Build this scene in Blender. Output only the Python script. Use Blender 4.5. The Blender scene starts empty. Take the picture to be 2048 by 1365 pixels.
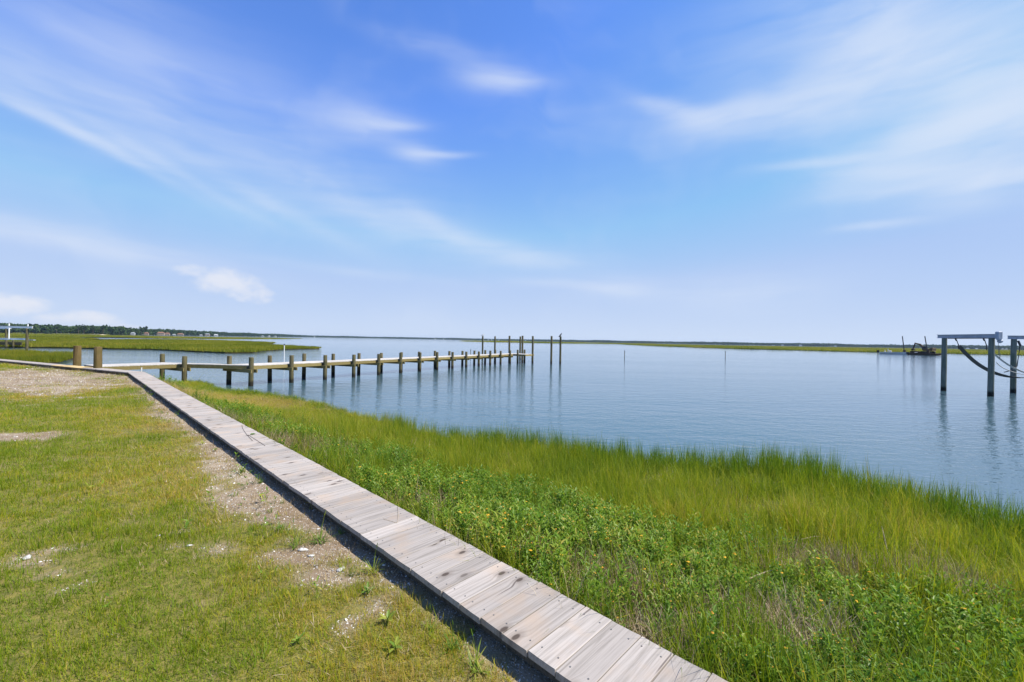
import bpy, bmesh, math, random
import numpy as np
from mathutils import Vector, Matrix

rng = np.random.default_rng(7)
random.seed(7)
S = bpy.context.scene
COL = S.collection
R = math.radians

# ------------------------------------------------------------------ camera, sky, sun, exposure
CAM_Z = 2.85
F_PX, ROLL, PV = 852.0, R(1.02), -0.95          # focal length in photo pixels, roll, horizon offset
SUN_AZ, SUN_EL = R(98), R(56)                   # azimuth clockwise from +Y

cam = bpy.data.cameras.new('camera'); cam.sensor_width = 36; cam.lens = 36 * F_PX / 2048
cam.clip_start = 0.05; cam.clip_end = 30000
cam_o = bpy.data.objects.new('camera', cam); COL.objects.link(cam_o); S.camera = cam_o
_c, _s = math.cos(ROLL), math.sin(ROLL)
_fw = Vector((0, 1, PV / F_PX)).normalized()
_rt = Vector((_c, 0, _s)); _rt = (_rt - _fw * _rt.dot(_fw)).normalized(); _up = _rt.cross(_fw)
cam_o.matrix_world = Matrix(((_rt.x, _up.x, -_fw.x, 0), (_rt.y, _up.y, -_fw.y, 0), (_rt.z, _up.z, -_fw.z, CAM_Z), (0, 0, 0, 1)))

S.view_settings.view_transform = 'Standard'; S.view_settings.look = 'None'
S.view_settings.exposure = 0.6; S.view_settings.gamma = 1.0; S.view_settings.use_curve_mapping = False
S.cycles.max_bounces = 6; S.cycles.diffuse_bounces = 3; S.cycles.glossy_bounces = 3; S.cycles.transmission_bounces = 4; S.cycles.transparent_max_bounces = 12; S.cycles.volume_bounces = 0
S.cycles.use_denoising = True

sun_d = bpy.data.lights.new('sun', 'SUN'); sun_d.energy = 5.0; sun_d.angle = R(0.53); sun_d.color = (1, 0.93, 0.81)
sun_o = bpy.data.objects.new('sun', sun_d); COL.objects.link(sun_o)
SUN = Vector((math.sin(SUN_AZ) * math.cos(SUN_EL), math.cos(SUN_AZ) * math.cos(SUN_EL), math.sin(SUN_EL)))
sun_o.rotation_euler = SUN.to_track_quat('Z', 'Y').to_euler(); sun_o.location = SUN * 50


class NT:
    """small node helper"""
    def __init__(s, tree): s.t = tree; s.n = tree.nodes; s.n.clear()
    def new(s, typ, props=None, **ins):
        n = s.n.new(typ)
        for k, v in (props or {}).items(): setattr(n, k, v)
        for k, v in ins.items():
            key = int(k[1:]) if k[0] == '_' and k[1:].isdigit() else k.replace('_', ' ')
            s.set(n, key, v)
        return n
    def set(s, n, key, v):
        sock = n.inputs[key]
        if isinstance(v, bpy.types.NodeSocket): s.t.links.new(v, sock)
        elif isinstance(v, bpy.types.Node): s.t.links.new(v.outputs[0], sock)
        else: sock.default_value = v
    def math(s, op, a, b=None, c=None, clamp=False):
        n = s.n.new('ShaderNodeMath'); n.operation = op; n.use_clamp = clamp
        for i, v in enumerate((a, b, c)):
            if v is not None: s.set(n, i, v)
        return n.outputs[0]
    def vmath(s, op, a, b=None):
        n = s.n.new('ShaderNodeVectorMath'); n.operation = op
        s.set(n, 0, a)
        if b is not None: s.set(n, 1, b)
        return n.outputs[1] if op in ('DOT_PRODUCT', 'LENGTH') else n.outputs[0]
    def mix(s, f, a, b, blend='MIX'):
        n = s.n.new('ShaderNodeMix'); n.data_type = 'RGBA'; n.blend_type = blend
        s.set(n, 0, f); s.set(n, 6, a); s.set(n, 7, b); return n.outputs[2]
    def mapr(s, v, a, b, c=0.0, d=1.0, smooth=True):
        n = s.n.new('ShaderNodeMapRange'); n.interpolation_type = 'SMOOTHSTEP' if smooth else 'LINEAR'
        for i, x in enumerate((v, a, b, c, d)): s.set(n, i, x)
        return n.outputs[0]
    def noise(s, vec, scale, detail=3.0, rough=0.55, dist=0.0):
        n = s.n.new('ShaderNodeTexNoise'); s.set(n, 'Vector', vec); s.set(n, 'Scale', scale)
        s.set(n, 'Detail', detail); s.set(n, 'Roughness', rough); s.set(n, 'Distortion', dist); return n.outputs[0]
    def mapping(s, vec, loc=(0, 0, 0), rot=(0, 0, 0), scale=(1, 1, 1), typ='POINT'):
        n = s.n.new('ShaderNodeMapping'); n.vector_type = typ; s.set(n, 'Vector', vec)
        s.set(n, 'Location', loc); s.set(n, 'Rotation', rot); s.set(n, 'Scale', scale); return n.outputs[0]


def c4(c): return (c[0], c[1], c[2], 1.0)


# ---- world: Nishita sky, horizon haze, cirrus and low cumulus laid out by azimuth and elevation
def pix_dir(px, py):
    dx, dy = px - 1024, py - 682.5
    u = dx * _c + dy * _s; v = -dx * _s + dy * _c - PV
    return np.array([u / F_PX, 1.0, -v / F_PX])


def azel(px, py):
    d = pix_dir(px, py); d = d / np.linalg.norm(d)
    return math.degrees(math.atan2(d[0], d[1])), math.degrees(math.asin(d[2]))


W = bpy.data.worlds.new('World'); S.world = W; W.use_nodes = True
w = NT(W.node_tree)
sky = w.new('ShaderNodeTexSky', dict(sky_type='NISHITA', sun_disc=False, sun_elevation=SUN_EL, sun_rotation=SUN_AZ,
                                     altitude=0.0, air_density=1.0, dust_density=0.6, ozone_density=2.0))
co = w.new('ShaderNodeTexCoord').outputs['Generated']
sep = w.new('ShaderNodeSeparateXYZ', Vector=co)
el = w.math('MULTIPLY', w.math('ARCSINE', sep.outputs[2]), 180 / math.pi)
az = w.math('MULTIPLY', w.math('ARCTAN2', sep.outputs[0], sep.outputs[1]), 180 / math.pi)
SKY_STR = 0.10
base = w.mix(1.0, sky.outputs[0], (0.66, 1.05, 1.74, 1), 'MULTIPLY')
base = w.vmath('MINIMUM', base, tuple(v / SKY_STR / 1.516 for v in (0.32, 0.51, 0.905)))
# aerial haze towards the horizon, all the way round
hz = w.math('POWER', 2.718, w.math('DIVIDE', w.math('MULTIPLY', w.math('ABSOLUTE', el), -1.0), 9.5))
HAZE_C = tuple(v / SKY_STR / 1.516 for v in (0.66, 0.76, 0.93))
base = w.mix(w.math('MULTIPLY', hz, 0.95), base, c4(HAZE_C))
ae = w.new('ShaderNodeCombineXYZ', X=az, Y=el, Z=0.0).outputs[0]
warp = w.new('ShaderNodeTexNoise', Vector=ae, Scale=0.045, Detail=3.0).outputs[1]
wv = w.vmath('SCALE', w.vmath('SUBTRACT', warp, (0.5, 0.5, 0.5))); wv.node.inputs['Scale'].default_value = 3.2
aew = w.vmath('ADD', ae, wv)
fib = w.noise(w.mapping(aew, rot=(0, 0, R(9)), scale=(0.035, 0.26, 1)), 1.0, 3.5, 0.5)      # long fibres
fib2 = w.noise(w.mapping(aew, rot=(0, 0, R(-9)), scale=(0.05, 0.5, 1)), 1.0, 4.0, 0.55)
streaks = [  # px, py, half length deg, half width deg, tilt deg (up to the right), bend, strength
    (60, 222, 6, .5, -14, 0, .46), (190, 280, 7.5, .6, -21, 0, .44), (350, 338, 8, .65, -22, 0, .34), (540, 400, 9, 1.0, -22, 0, .30), (760, 440, 9, 1.3, -20, 0, .26),
    (880, 462, 6, 1.2, -24, 0, .42), (1000, 500, 7, 1.3, -13, 0, .48), (1100, 515, 6, 1.6, -4, 0, .26), (650, 365, 18, 4.5, -17, 0, .24), (420, 300, 14, 4.0, -14, 0, .13),
    (70, 165, 9, 1.8, -17, 0, .32), (245, 200, 5, .9, -6, 0, .34), (370, 140, 6, .8, -5, 0, .16), (120, 478, 13, .9, -7, 0, .58), (300, 495, 9, .7, -6, 0, .28),
    (740, 252, 5.0, 1.5, 3, 0, .52), (800, 255, 3.2, .55, 5, 0, .34), (830, 314, 2.8, 1.1, -3, 0, .40), (880, 317, 3.4, .35, 3, 0, .38), (990, 155, 4.8, 1.3, 0, 0, .58), (1050, 160, 4.2, .7, -2, 0, .30),
    (870, 95, 7, 1.0, -2, 0, .24), (210, 104, 6, .8, -3, 0, .16), (1340, 222, 5.5, 1.0, -22, 0, .46), (1430, 245, 5.0, 1.2, 2, .02, .52), (1560, 222, 8, 2.2, 9, 0, .46), (1700, 180, 9, 3.2, 16, 0, .38),
    (1830, 110, 7, 5.0, -40, 0, .50), (1900, 150, 5, 2.6, -35, 0, .40), (2060, 70, 7, 5.0, 0, 0, .30), (1740, 30, 8, 3.5, 10, 0, .26), (1990, 235, 8, 3.4, -4, 0, .46), (1880, 270, 8, 2.6, 20, 0, .36), (1770, 315, 7, 1.8, 17, 0, .28), (2000, 290, 7, 2.4, 2, 0, .30),
    (1640, 328, 6.5, .5, -5, 0, .40), (1800, 345, 6, .7, -9, 0, .28), (1900, 368, 7.0, .8, -2, .01, .44), (2020, 352, 5, .6, 7, 0, .42), (1940, 395, 5, 1.3, 0, 0, .32), (1755, 455, 3.6, .45, 1, 0, .36),
    (1130, 568, 7, .6, -4, 0, .36), (1240, 572, 4, 1.4, -2, 0, .36), (1480, 585, 9, 2.2, 0, 0, .34), (300, 90, 16, 5.0, -10, 0, .15), (1560, 70, 12, 5.0, 5, 0, .22), (700, 540, 12, .6, -3, 0, .20)]
dens = w.mapr(w.noise(w.mapping(aew, scale=(0.018, 0.05, 1)), 1.0, 4.0), 0.45, 0.8, 0.0, 0.22)     # thin veil everywhere
dens = w.math('MULTIPLY', dens, w.mapr(fib, 0.3, 0.75, 0.3, 1.0))
fibm = w.mapr(w.math('ADD', w.math('MULTIPLY', fib, 0.6), w.math('MULTIPLY', fib2, 0.4)), 0.30, 0.66, 0.25, 1.15)
for px, py, a, b, tilt, bend, st in streaks:
    a0, e0 = azel(px, py)
    q = w.mapping(aew, loc=(a0, e0, 0), rot=(0, 0, R(tilt)), scale=(a, b, 1), typ='TEXTURE')
    if bend:
        qs = w.new('ShaderNodeSeparateXYZ', Vector=q)
        q = w.new('ShaderNodeCombineXYZ', X=qs.outputs[0], Y=w.math('SUBTRACT', qs.outputs[1], w.math('MULTIPLY', w.math('MULTIPLY', qs.outputs[0], qs.outputs[0]), bend * a)), Z=0.0).outputs[0]
    g = w.math('POWER', 2.718, w.math('MULTIPLY', w.vmath('DOT_PRODUCT', q, q), -1.0))
    dens = w.math('ADD', dens, w.math('MULTIPLY', w.math('MULTIPLY', g, st), fibm))
dens = w.math('MULTIPLY', dens, w.mapr(el, 0.0, 4.0))
dens = w.math('MULTIPLY', w.math('SUBTRACT', 1.0, w.math('POWER', 2.718, w.math('MULTIPLY', dens, -1.65))), 0.88)
cumn = w.noise(w.mapping(ae, scale=(1, 1.5, 1)), 0.42, 6.0, 0.58)
cum = 0.0
for px, py, a, b, st in [(455, 565, 4.2, 2.0, 1.0), (395, 545, 2.6, 1.0, .7), (510, 590, 2.8, 1.3, .7), (25, 610, 3.2, 1.3, .95), (160, 640, 4.0, 1.1, .95), (-120, 600, 6, 2, .9), (235, 655, 3, .6, .7), (610, 668, 2.5, .7, .45)]:
    a0, e0 = azel(px, py)
    q = w.mapping(ae, loc=(a0, e0, 0), scale=(a, b, 1), typ='TEXTURE')
    g = w.math('MULTIPLY', w.math('SUBTRACT', 1.0, w.vmath('DOT_PRODUCT', q, q), clamp=True), st)
    cum = w.math('MAXIMUM', cum, g)
cum_m = w.mapr(cum, 0.0, 0.3)
cum = w.mapr(w.math('ADD', cum, w.math('MULTIPLY', w.math('SUBTRACT', cumn, 0.52), 1.7)), 0.12, 1.05, 0.0, 0.72)
cum = w.math('MULTIPLY', w.math('MULTIPLY', cum, cum_m), w.mapr(el, -0.5, 1.5))
base = w.mix(dens, base, c4(tuple(v / SKY_STR / 1.516 for v in (0.75, 0.825, 0.96))))
base = w.mix(cum, base, c4(tuple(v / SKY_STR / 1.516 for v in (0.86, 0.87, 0.93))))
bg = w.new('ShaderNodeBackground', Color=base, Strength=SKY_STR)
W.cycles.sampling_method = 'MANUAL'; W.cycles.sample_map_resolution = 256
w.new('ShaderNodeOutputWorld', Surface=bg)


# ------------------------------------------------------------------ geometry helpers
def at(px, py, z=0.0):
    r = pix_dir(px, py); t = (z - CAM_Z) / r[2]
    return Vector((r[0] * t, r[1] * t, z))


def colx(px, py, dist):          # point at forward distance dist seen at a photo pixel
    r = pix_dir(px, py) * dist
    return Vector((r[0], r[1], r[2] + CAM_Z))


def link(o, parent=None):
    COL.objects.link(o)
    if parent is not None: o.parent = parent
    return o


def mesh(name, verts, faces, mat=None, smooth=False):
    m = bpy.data.meshes.new(name); m.from_pydata([tuple(v) for v in verts], [], faces); m.update()
    if mat is not None:
        for k in (mat if isinstance(mat, (list, tuple)) else [mat]): m.materials.append(k)
    if smooth: m.polygons.foreach_set('use_smooth', [True] * len(m.polygons))
    return m


def obj(name, m, parent=None, loc=(0, 0, 0), rz=0.0, scale=(1, 1, 1), **props):
    o = bpy.data.objects.new(name, m); link(o, parent); o.location = loc; o.rotation_euler = (0, 0, rz); o.scale = scale
    for k, v in props.items(): o[k] = v
    return o


def empty(name, loc=(0, 0, 0), rz=0.0, **props): return obj(name, None, None, loc, rz, **props)


class MB:
    def __init__(s): s.v = []; s.f = []; s.mi = []
    def add(s, vs, fs, mi=0):
        n = len(s.v); s.v += [tuple(v) for v in vs]; s.f += [tuple(i + n for i in f) for f in fs]; s.mi += [mi] * len(fs)
    def box(s, c, d, rz=0.0, mi=0, bev=0.0):
        cx, cy, cz = c; hx, hy, hz_ = d[0] / 2, d[1] / 2, d[2] / 2
        ca, sa = math.cos(rz), math.sin(rz)
        if bev <= 0:
            vs = [(sx * hx, sy * hy, sz * hz_) for sz in (-1, 1) for sx, sy in ((-1, -1), (1, -1), (1, 1), (-1, 1))]
            fs = [(3, 2, 1, 0), (4, 5, 6, 7), (0, 1, 5, 4), (1, 2, 6, 5), (2, 3, 7, 6), (3, 0, 4, 7)]
        else:
            vs = []
            for z, k in ((-hz_, 0), (hz_ - bev, 0), (hz_, bev)):
                vs += [(sx * (hx - k), sy * (hy - k), z) for sx, sy in ((-1, -1), (1, -1), (1, 1), (-1, 1))]
            fs = [(3, 2, 1, 0), (8, 9, 10, 11)]
            for l in (0, 4): fs += [(l + i, l + (i + 1) % 4, l + 4 + (i + 1) % 4, l + 4 + i) for i in range(4)]
        s.add([(cx + x * ca - y * sa, cy + x * sa + y * ca, cz + z) for x, y, z in vs], fs, mi)
    def tube(s, pts, rad, n=8, mi=0, cap=True):
        pts = [Vector(p) for p in pts]
        rad = rad if isinstance(rad, (list, tuple)) else [rad] * len(pts)
        rings = []
        for i, p in enumerate(pts):
            d = (pts[min(i + 1, len(pts) - 1)] - pts[max(i - 1, 0)]).normalized()
            a = d.orthogonal().normalized() if abs(d.z) < 0.95 else Vector((1, 0, 0))
            if abs(d.z) < 0.95: a = d.cross(Vector((0, 0, 1))).normalized()
            b = d.cross(a).normalized(); a = b.cross(d).normalized()
            rings.append([p + (a * math.cos(t) + b * math.sin(t)) * rad[i] for t in [2 * math.pi * k / n for k in range(n)]])
        vs = [v for r_ in rings for v in r_]; fs = []
        for i in range(len(pts) - 1):
            fs += [(i * n + k, i * n + (k + 1) % n, (i + 1) * n + (k + 1) % n, (i + 1) * n + k) for k in range(n)]
        if cap: fs += [tuple(range(n))[::-1], tuple((len(pts) - 1) * n + k for k in range(n))]
        s.add(vs, fs, mi)
    def bar(s, p, q, wd, ht, mi=0):
        p, q = Vector(p), Vector(q); d = (q - p).normalized()
        sd = d.cross(Vector((0, 0, 1))); sd = sd.normalized() if sd.length > 1e-4 else Vector((1, 0, 0))
        up = sd.cross(d).normalized(); vs = []
        for e in (p, q):
            vs += [e + sd * (a * wd / 2) + up * (b * ht / 2) for a, b in ((-1, -1), (1, -1), (1, 1), (-1, 1))]
        s.add(vs, [(0, 1, 2, 3), (7, 6, 5, 4)] + [(i, i + 4, (i + 1) % 4 + 4, (i + 1) % 4) for i in range(4)], mi)
    def mesh(s, name, mat, smooth=False):
        m = mesh(name, s.v, s.f, mat, smooth)
        if any(s.mi): m.polygons.foreach_set('material_index', s.mi)
        bm = bmesh.new(); bm.from_mesh(m); bmesh.ops.recalc_face_normals(bm, faces=bm.faces); bm.to_mesh(m); bm.free()
        return m


def vnoise(x, y, seed=0):
    """smooth 2-D value noise in 0..1"""
    xi, yi = np.floor(x).astype(np.int64), np.floor(y).astype(np.int64)
    fx, fy = x - xi, y - yi; fx = fx * fx * (3 - 2 * fx); fy = fy * fy * (3 - 2 * fy)
    def h(a, b):
        n = (a * 374761393 + b * 668265263 + seed * 974634777) & 0xffffffff
        n = ((n ^ (n >> 13)) * 1274126177) & 0xffffffff
        return ((n ^ (n >> 16)) & 0xffff) / 65535.0
    return (h(xi, yi) * (1 - fx) + h(xi + 1, yi) * fx) * (1 - fy) + (h(xi, yi + 1) * (1 - fx) + h(xi + 1, yi + 1) * fx) * fy


def fbm(x, y, sc, oct=4, seed=0):
    r, a, t = 0.0, 1.0, 0.0
    for k in range(oct):
        r = r + a * vnoise(x * sc * 2 ** k + 17.3 * k, y * sc * 2 ** k - 9.1 * k, seed + k); t += a; a *= 0.5
    return r / t


def sstep(v, a, b):
    t = np.clip((v - a) / (b - a), 0, 1); return t * t * (3 - 2 * t)


def seg_dist(x, y, pts):
    best = np.full(np.shape(x), 1e9)
    for (ax, ay), (bx, by) in zip(pts[:-1], pts[1:]):
        dx, dy = bx - ax, by - ay; t = np.clip(((x - ax) * dx + (y - ay) * dy) / (dx * dx + dy * dy), 0, 1)
        best = np.minimum(best, np.hypot(x - ax - t * dx, y - ay - t * dy))
    return best


def inside(x, y, poly):
    r = np.zeros(np.shape(x), bool); n = len(poly)
    for i in range(n):
        (ax, ay), (bx, by) = poly[i], poly[(i + 1) % n]
        cross = ((ay > y) != (by > y))
        xin = (bx - ax) * (y - ay) / ((by - ay) if by != ay else 1e-9) + ax
        r ^= cross & (x < xin)
    return r


# ------------------------------------------------------------------ materials
def mat(name, fn):
    m = bpy.data.materials.new(name); m.use_nodes = True; n = NT(m.node_tree)
    out = n.new('ShaderNodeOutputMaterial'); fn(n, out); return m


def principled(n, out, color, rough=0.7, bump=None, bstr=0.4, bdist=0.01, metal=0.0, spec=0.35):
    p = n.new('ShaderNodeBsdfPrincipled', Roughness=rough, Metallic=metal)
    p.inputs['Specular IOR Level'].default_value = spec
    n.set(p, 'Base Color', c4(color) if isinstance(color, tuple) and len(color) == 3 else color)
    if bump is not None:
        b = n.new('ShaderNodeBump', Strength=bstr, Distance=bdist, Height=bump); n.set(p, 'Normal', b.outputs[0])
    n.set(out, 'Surface', p.outputs[0]); return p


def plain(name, col, rough=0.6, metal=0.0, var=0.15, sc=6.0):
    def f(n, out):
        v = n.noise(n.new('ShaderNodeTexCoord').outputs['Object'], sc, 4.0)
        c = n.mix(n.mapr(v, 0.3, 0.7), c4([k * (1 - var) for k in col]), c4([min(1, k * (1 + var)) for k in col]))
        principled(n, out, c, rough, v, 0.15, 0.005, metal)
    return mat(name, f)


def plank_mat(name, lo, hi, warm, knots=True, grain=1.0):
    """sawn boards: object x runs along the grain; every board gets its own tone and figure"""
    def f(n, out):
        oi = n.new('ShaderNodeObjectInfo'); rnd = oi.outputs['Random']
        tc = n.new('ShaderNodeTexCoord').outputs['Object']
        off = n.new('ShaderNodeCombineXYZ', X=n.math('MULTIPLY', rnd, 37.0), Y=n.math('MULTIPLY', rnd, 91.0), Z=n.math('MULTIPLY', rnd, 13.0)).outputs[0]
        p = n.vmath('ADD', tc, off)
        vk = n.new('ShaderNodeTexVoronoi', dict(feature='F1', voronoi_dimensions='2D'), Vector=n.mapping(p, scale=(3.2, 6.4, 1)), Scale=1.0, Randomness=1.0)
        kd = vk.outputs['Distance']
        thr = n.math('MULTIPLY', n.new('ShaderNodeSeparateColor', Color=vk.outputs['Color']).outputs[0], 1.0)
        has = n.mapr(thr, 0.62, 0.66)                                  # about a third of the cells carry a knot
        pull = n.math('MULTIPLY', n.mapr(kd, 0.0, 0.42, 1.0, 0.0), has)
        ps = n.new('ShaderNodeSeparateXYZ', Vector=p)
        yw = n.math('ADD', ps.outputs[1], n.math('MULTIPLY', pull, 0.035))
        gp = n.new('ShaderNodeCombineXYZ', X=n.math('MULTIPLY', ps.outputs[0], 1.3), Y=n.math('MULTIPLY', yw, 42.0), Z=n.math('MULTIPLY', ps.outputs[2], 20.0)).outputs[0]
        g1 = n.noise(gp, 1.0, 5.0, 0.62, 0.6)
        g2 = n.noise(n.vmath('MULTIPLY', gp, (1.6, 3.1, 1)), 1.0, 3.0, 0.6)
        big = n.noise(p, 3.0, 3.0)
        gcol = n.mix(n.mapr(g1, 0.28, 0.62), c4(lo), c4(hi))
        gcol = n.mix(n.math('MULTIPLY', n.mapr(g2, 0.52, 0.72), 0.3 * grain), gcol, c4([k * 0.55 for k in lo]))
        gcol = n.mix(n.math('MULTIPLY', n.mapr(big, 0.48, 0.75), 0.75), gcol, c4(warm))
        tone = n.mapr(n.math('FRACT', n.math('MULTIPLY', rnd, 7.31)), 0, 1, 0.80, 1.1, False)
        gcol = n.mix(1.0, gcol, n.new('ShaderNodeCombineColor', Red=tone, Green=tone, Blue=tone).outputs[0], 'MULTIPLY')
        if knots:
            kn = n.math('MULTIPLY', n.mapr(kd, 0.07, 0.13, 1.0, 0.0), has)
            ring = n.math('MULTIPLY', n.mapr(kd, 0.11, 0.30, 0.45, 0.0), has)
            gcol = n.mix(ring, gcol, (0.16, 0.13, 0.11, 1)); gcol = n.mix(n.math('MULTIPLY', kn, 0.85), gcol, (0.05, 0.036, 0.028, 1))
            cr = n.noise(n.vmath('MULTIPLY', gp, (0.7, 0.5, 1)), 1.0, 2.0, 0.5, 0.2)
            gcol = n.mix(n.math('MULTIPLY', n.mapr(cr, 0.70, 0.76), 0.75), gcol, (0.07, 0.055, 0.05, 1))   # checks and stained grain
        principled(n, out, gcol, 0.82, n.math('ADD', g1, n.math('MULTIPLY', g2, 0.6)), 0.5, 0.004, spec=0.2)
    return mat(name, f)


M = {}
M['plank'] = plank_mat('weathered_plank', (0.24, 0.216, 0.193), (0.385, 0.35, 0.322), (0.395, 0.31, 0.24))
M['new_plank'] = plank_mat('new_plank', (0.46, 0.33, 0.15), (0.62, 0.47, 0.24), (0.60, 0.42, 0.2))
M['dock_plank'] = plank_mat('dock_plank', (0.43, 0.41, 0.38), (0.56, 0.53, 0.49), (0.50, 0.455, 0.38), knots=False)
M['treated'] = plank_mat('treated_timber', (0.17, 0.135, 0.05), (0.30, 0.24, 0.10), (0.22, 0.19, 0.075), knots=False)
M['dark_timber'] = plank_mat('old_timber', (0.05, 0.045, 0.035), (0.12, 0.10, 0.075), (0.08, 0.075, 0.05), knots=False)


def pile_mat(name, lo, hi, wet):
    def f(n, out):
        tc = n.new('ShaderNodeTexCoord').outputs['Object']; oi = n.new('ShaderNodeObjectInfo')
        off = n.new('ShaderNodeCombineXYZ', X=n.math('MULTIPLY', oi.outputs['Random'], 50.0), Y=0.0, Z=0.0).outputs[0]
        p = n.vmath('ADD', tc, off)
        g = n.noise(n.mapping(p, scale=(22, 22, 1.2)), 1.0, 5.0, 0.6); b = n.noise(p, 2.2, 4.0)
        c = n.mix(n.mapr(g, 0.3, 0.7), c4(lo), c4(hi))
        c = n.mix(n.mapr(b, 0.45, 0.7, 0.0, 0.6), c, c4((lo[0] * 0.9, lo[1] * 1.05, lo[2] * 0.7)))
        wz = n.new('ShaderNodeSeparateXYZ', Vector=n.new('ShaderNodeNewGeometry').outputs['Position']).outputs[2]
        wz = n.math('ADD', wz, n.math('MULTIPLY', n.math('SUBTRACT', b, 0.5), 0.35))
        c = n.mix(n.mapr(wz, 0.16, 0.42, 1.0, 0.0), c, c4(wet))                   # wet, weed-grown foot of the pile
        principled(n, out, c, 0.8, g, 0.6, 0.01, spec=0.25)
    return mat(name, f)


M['pile'] = pile_mat('dock_pile', (0.075, 0.066, 0.034), (0.15, 0.13, 0.07), (0.022, 0.02, 0.014))
M['pile_brown'] = pile_mat('brown_pile', (0.095, 0.068, 0.026), (0.17, 0.12, 0.05), (0.03, 0.025, 0.018))
M['pile_grey'] = pile_mat('grey_pile', (0.10, 0.115, 0.10), (0.19, 0.20, 0.17), (0.015, 0.016, 0.014))
M['alum'] = plain('weathered_aluminium', (0.36, 0.38, 0.44), 0.55, 0.35, 0.12)
M['alum_bright'] = plain('bright_aluminium', (0.82, 0.83, 0.85), 0.45, 0.0, 0.04)
M['cover'] = plain('grey_motor_cover', (0.34, 0.37, 0.43), 0.5)
M['steel'] = plain('dark_steel', (0.06, 0.06, 0.065), 0.5, 0.6)
M['screw'] = plain('screw', (0.16, 0.155, 0.15), 0.5, 0.5)
M['belt'] = plain('dark_webbing', (0.075, 0.075, 0.07), 0.85, sc=40)
M['belt_pale'] = plain('pale_webbing', (0.42, 0.41, 0.38), 0.85, sc=40)
M['rope'] = plain('rope', (0.25, 0.23, 0.2), 0.9)
M['white'] = plain('white_plastic', (0.78, 0.78, 0.77), 0.45, var=0.05)
M['white_paint'] = plain('white_paint', (0.58, 0.58, 0.57), 0.6, var=0.06, sc=1.0)
M['rust'] = plain('rusty_steel', (0.06, 0.042, 0.03), 0.8, 0.2, 0.4, 2.0)
M['orange_machine'] = plain('worn_orange_paint', (0.12, 0.078, 0.038), 0.6, 0.0, 0.3, 3.0)
M['black'] = plain('black_plastic', (0.012, 0.012, 0.014), 0.35)
M['hull'] = plain('pale_hull_paint', (0.5, 0.5, 0.5), 0.4, var=0.1)
M['shirt'] = plain('pale_shirt', (0.62, 0.64, 0.66), 0.9)
M['shirt_red'] = plain('orange_shirt', (0.55, 0.12, 0.05), 0.9)
M['cap'] = plain('white_cap', (0.7, 0.7, 0.68), 0.9)
M['roof_orange'] = plain('orange_roof', (0.21, 0.105, 0.06), 0.8, sc=1.5)
M['roof_grey'] = plain('grey_roof', (0.26, 0.28, 0.30), 0.8, sc=1.5)
M['wall_cream'] = plain('cream_wall', (0.36, 0.28, 0.21), 0.8, sc=1.0)
M['glass'] = plain('window_glass', (0.03, 0.04, 0.05), 0.08)
M['feather_grey'] = plain('grey_feather', (0.32, 0.33, 0.35), 0.8)
M['feather_dark'] = plain('dark_feather', (0.02, 0.02, 0.022), 0.6)
M['beak'] = plain('yellow_beak', (0.5, 0.32, 0.05), 0.5)
M['sand'] = plain('pale_sand', (0.52, 0.45, 0.35), 0.9, sc=0.4)


def leafy(name, cols, trans=0.35, rough=0.55, attr=True, nscale=0.0):
    """foliage: colour along a ramp picked by the plant's own tint attribute"""
    def f(n, out):
        if attr: t = n.new('ShaderNodeAttribute', dict(attribute_type='INSTANCER', attribute_name='tint')).outputs['Fac']
        else: t = n.new('ShaderNodeObjectInfo').outputs['Random']
        geo = n.new('ShaderNodeNewGeometry')
        t = n.math('ADD', t, n.math('MULTIPLY', n.math('SUBTRACT', geo.outputs['Random Per Island'], 0.5), 0.8), clamp=True)
        rp = n.new('ShaderNodeValToRGB', Fac=t); r_ = rp.color_ramp
        while len(r_.elements) < len(cols): r_.elements.new(0.5)
        for e, (pos, c) in zip(r_.elements, cols): e.position = pos; e.color = c4(c)
        col = rp.outputs[0]
        if nscale:
            nz = n.noise(geo.outputs['Position'], nscale, 3.0)
            col = n.mix(n.mapr(nz, 0.3, 0.7), n.mix(1.0, col, (0.72, 0.72, 0.72, 1), 'MULTIPLY'), n.mix(1.0, col, (1.2, 1.2, 1.15, 1), 'MULTIPLY'))
        p = n.new('ShaderNodeBsdfPrincipled', Roughness=rough); p.inputs['Specular IOR Level'].default_value = 0.25; n.set(p, 'Base Color', col)
        tr = n.new('ShaderNodeBsdfTranslucent'); n.set(tr, 'Color', n.mix(1.0, col, (1.15, 1.15, 0.6, 1), 'MULTIPLY'))
        ms = n.new('ShaderNodeMixShader', Fac=trans); n.set(ms, 1, p.outputs[0]); n.set(ms, 2, tr.outputs[0]); n.set(out, 'Surface', ms.outputs[0])
    return mat(name, f)


M['lawn'] = leafy('lawn_blade', [(0.0, (0.16, 0.24, 0.012)), (0.4, (0.29, 0.335, 0.018)), (0.66, (0.42, 0.375, 0.03)), (0.85, (0.50, 0.35, 0.06)), (1.0, (0.50, 0.36, 0.13))], 0.5)
M['fine'] = leafy('marsh_hay_blade', [(0.0, (0.12, 0.19, 0.010)), (0.3, (0.23, 0.30, 0.014)), (0.6, (0.34, 0.36, 0.022)), (0.85, (0.41, 0.33, 0.05)), (1.0, (0.46, 0.34, 0.13))], 0.5)
M['cord'] = leafy('cordgrass_blade', [(0.0, (0.07, 0.15, 0.010)), (0.5, (0.14, 0.24, 0.014)), (0.85, (0.20, 0.25, 0.025)), (1.0, (0.30, 0.26, 0.07))], 0.45)
M['isle'] = leafy('island_grass_blade', [(0.0, (0.10, 0.135, 0.012)), (0.5, (0.20, 0.225, 0.016)), (0.85, (0.30, 0.28, 0.025)), (1.0, (0.34, 0.25, 0.07))], 0.40)
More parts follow.
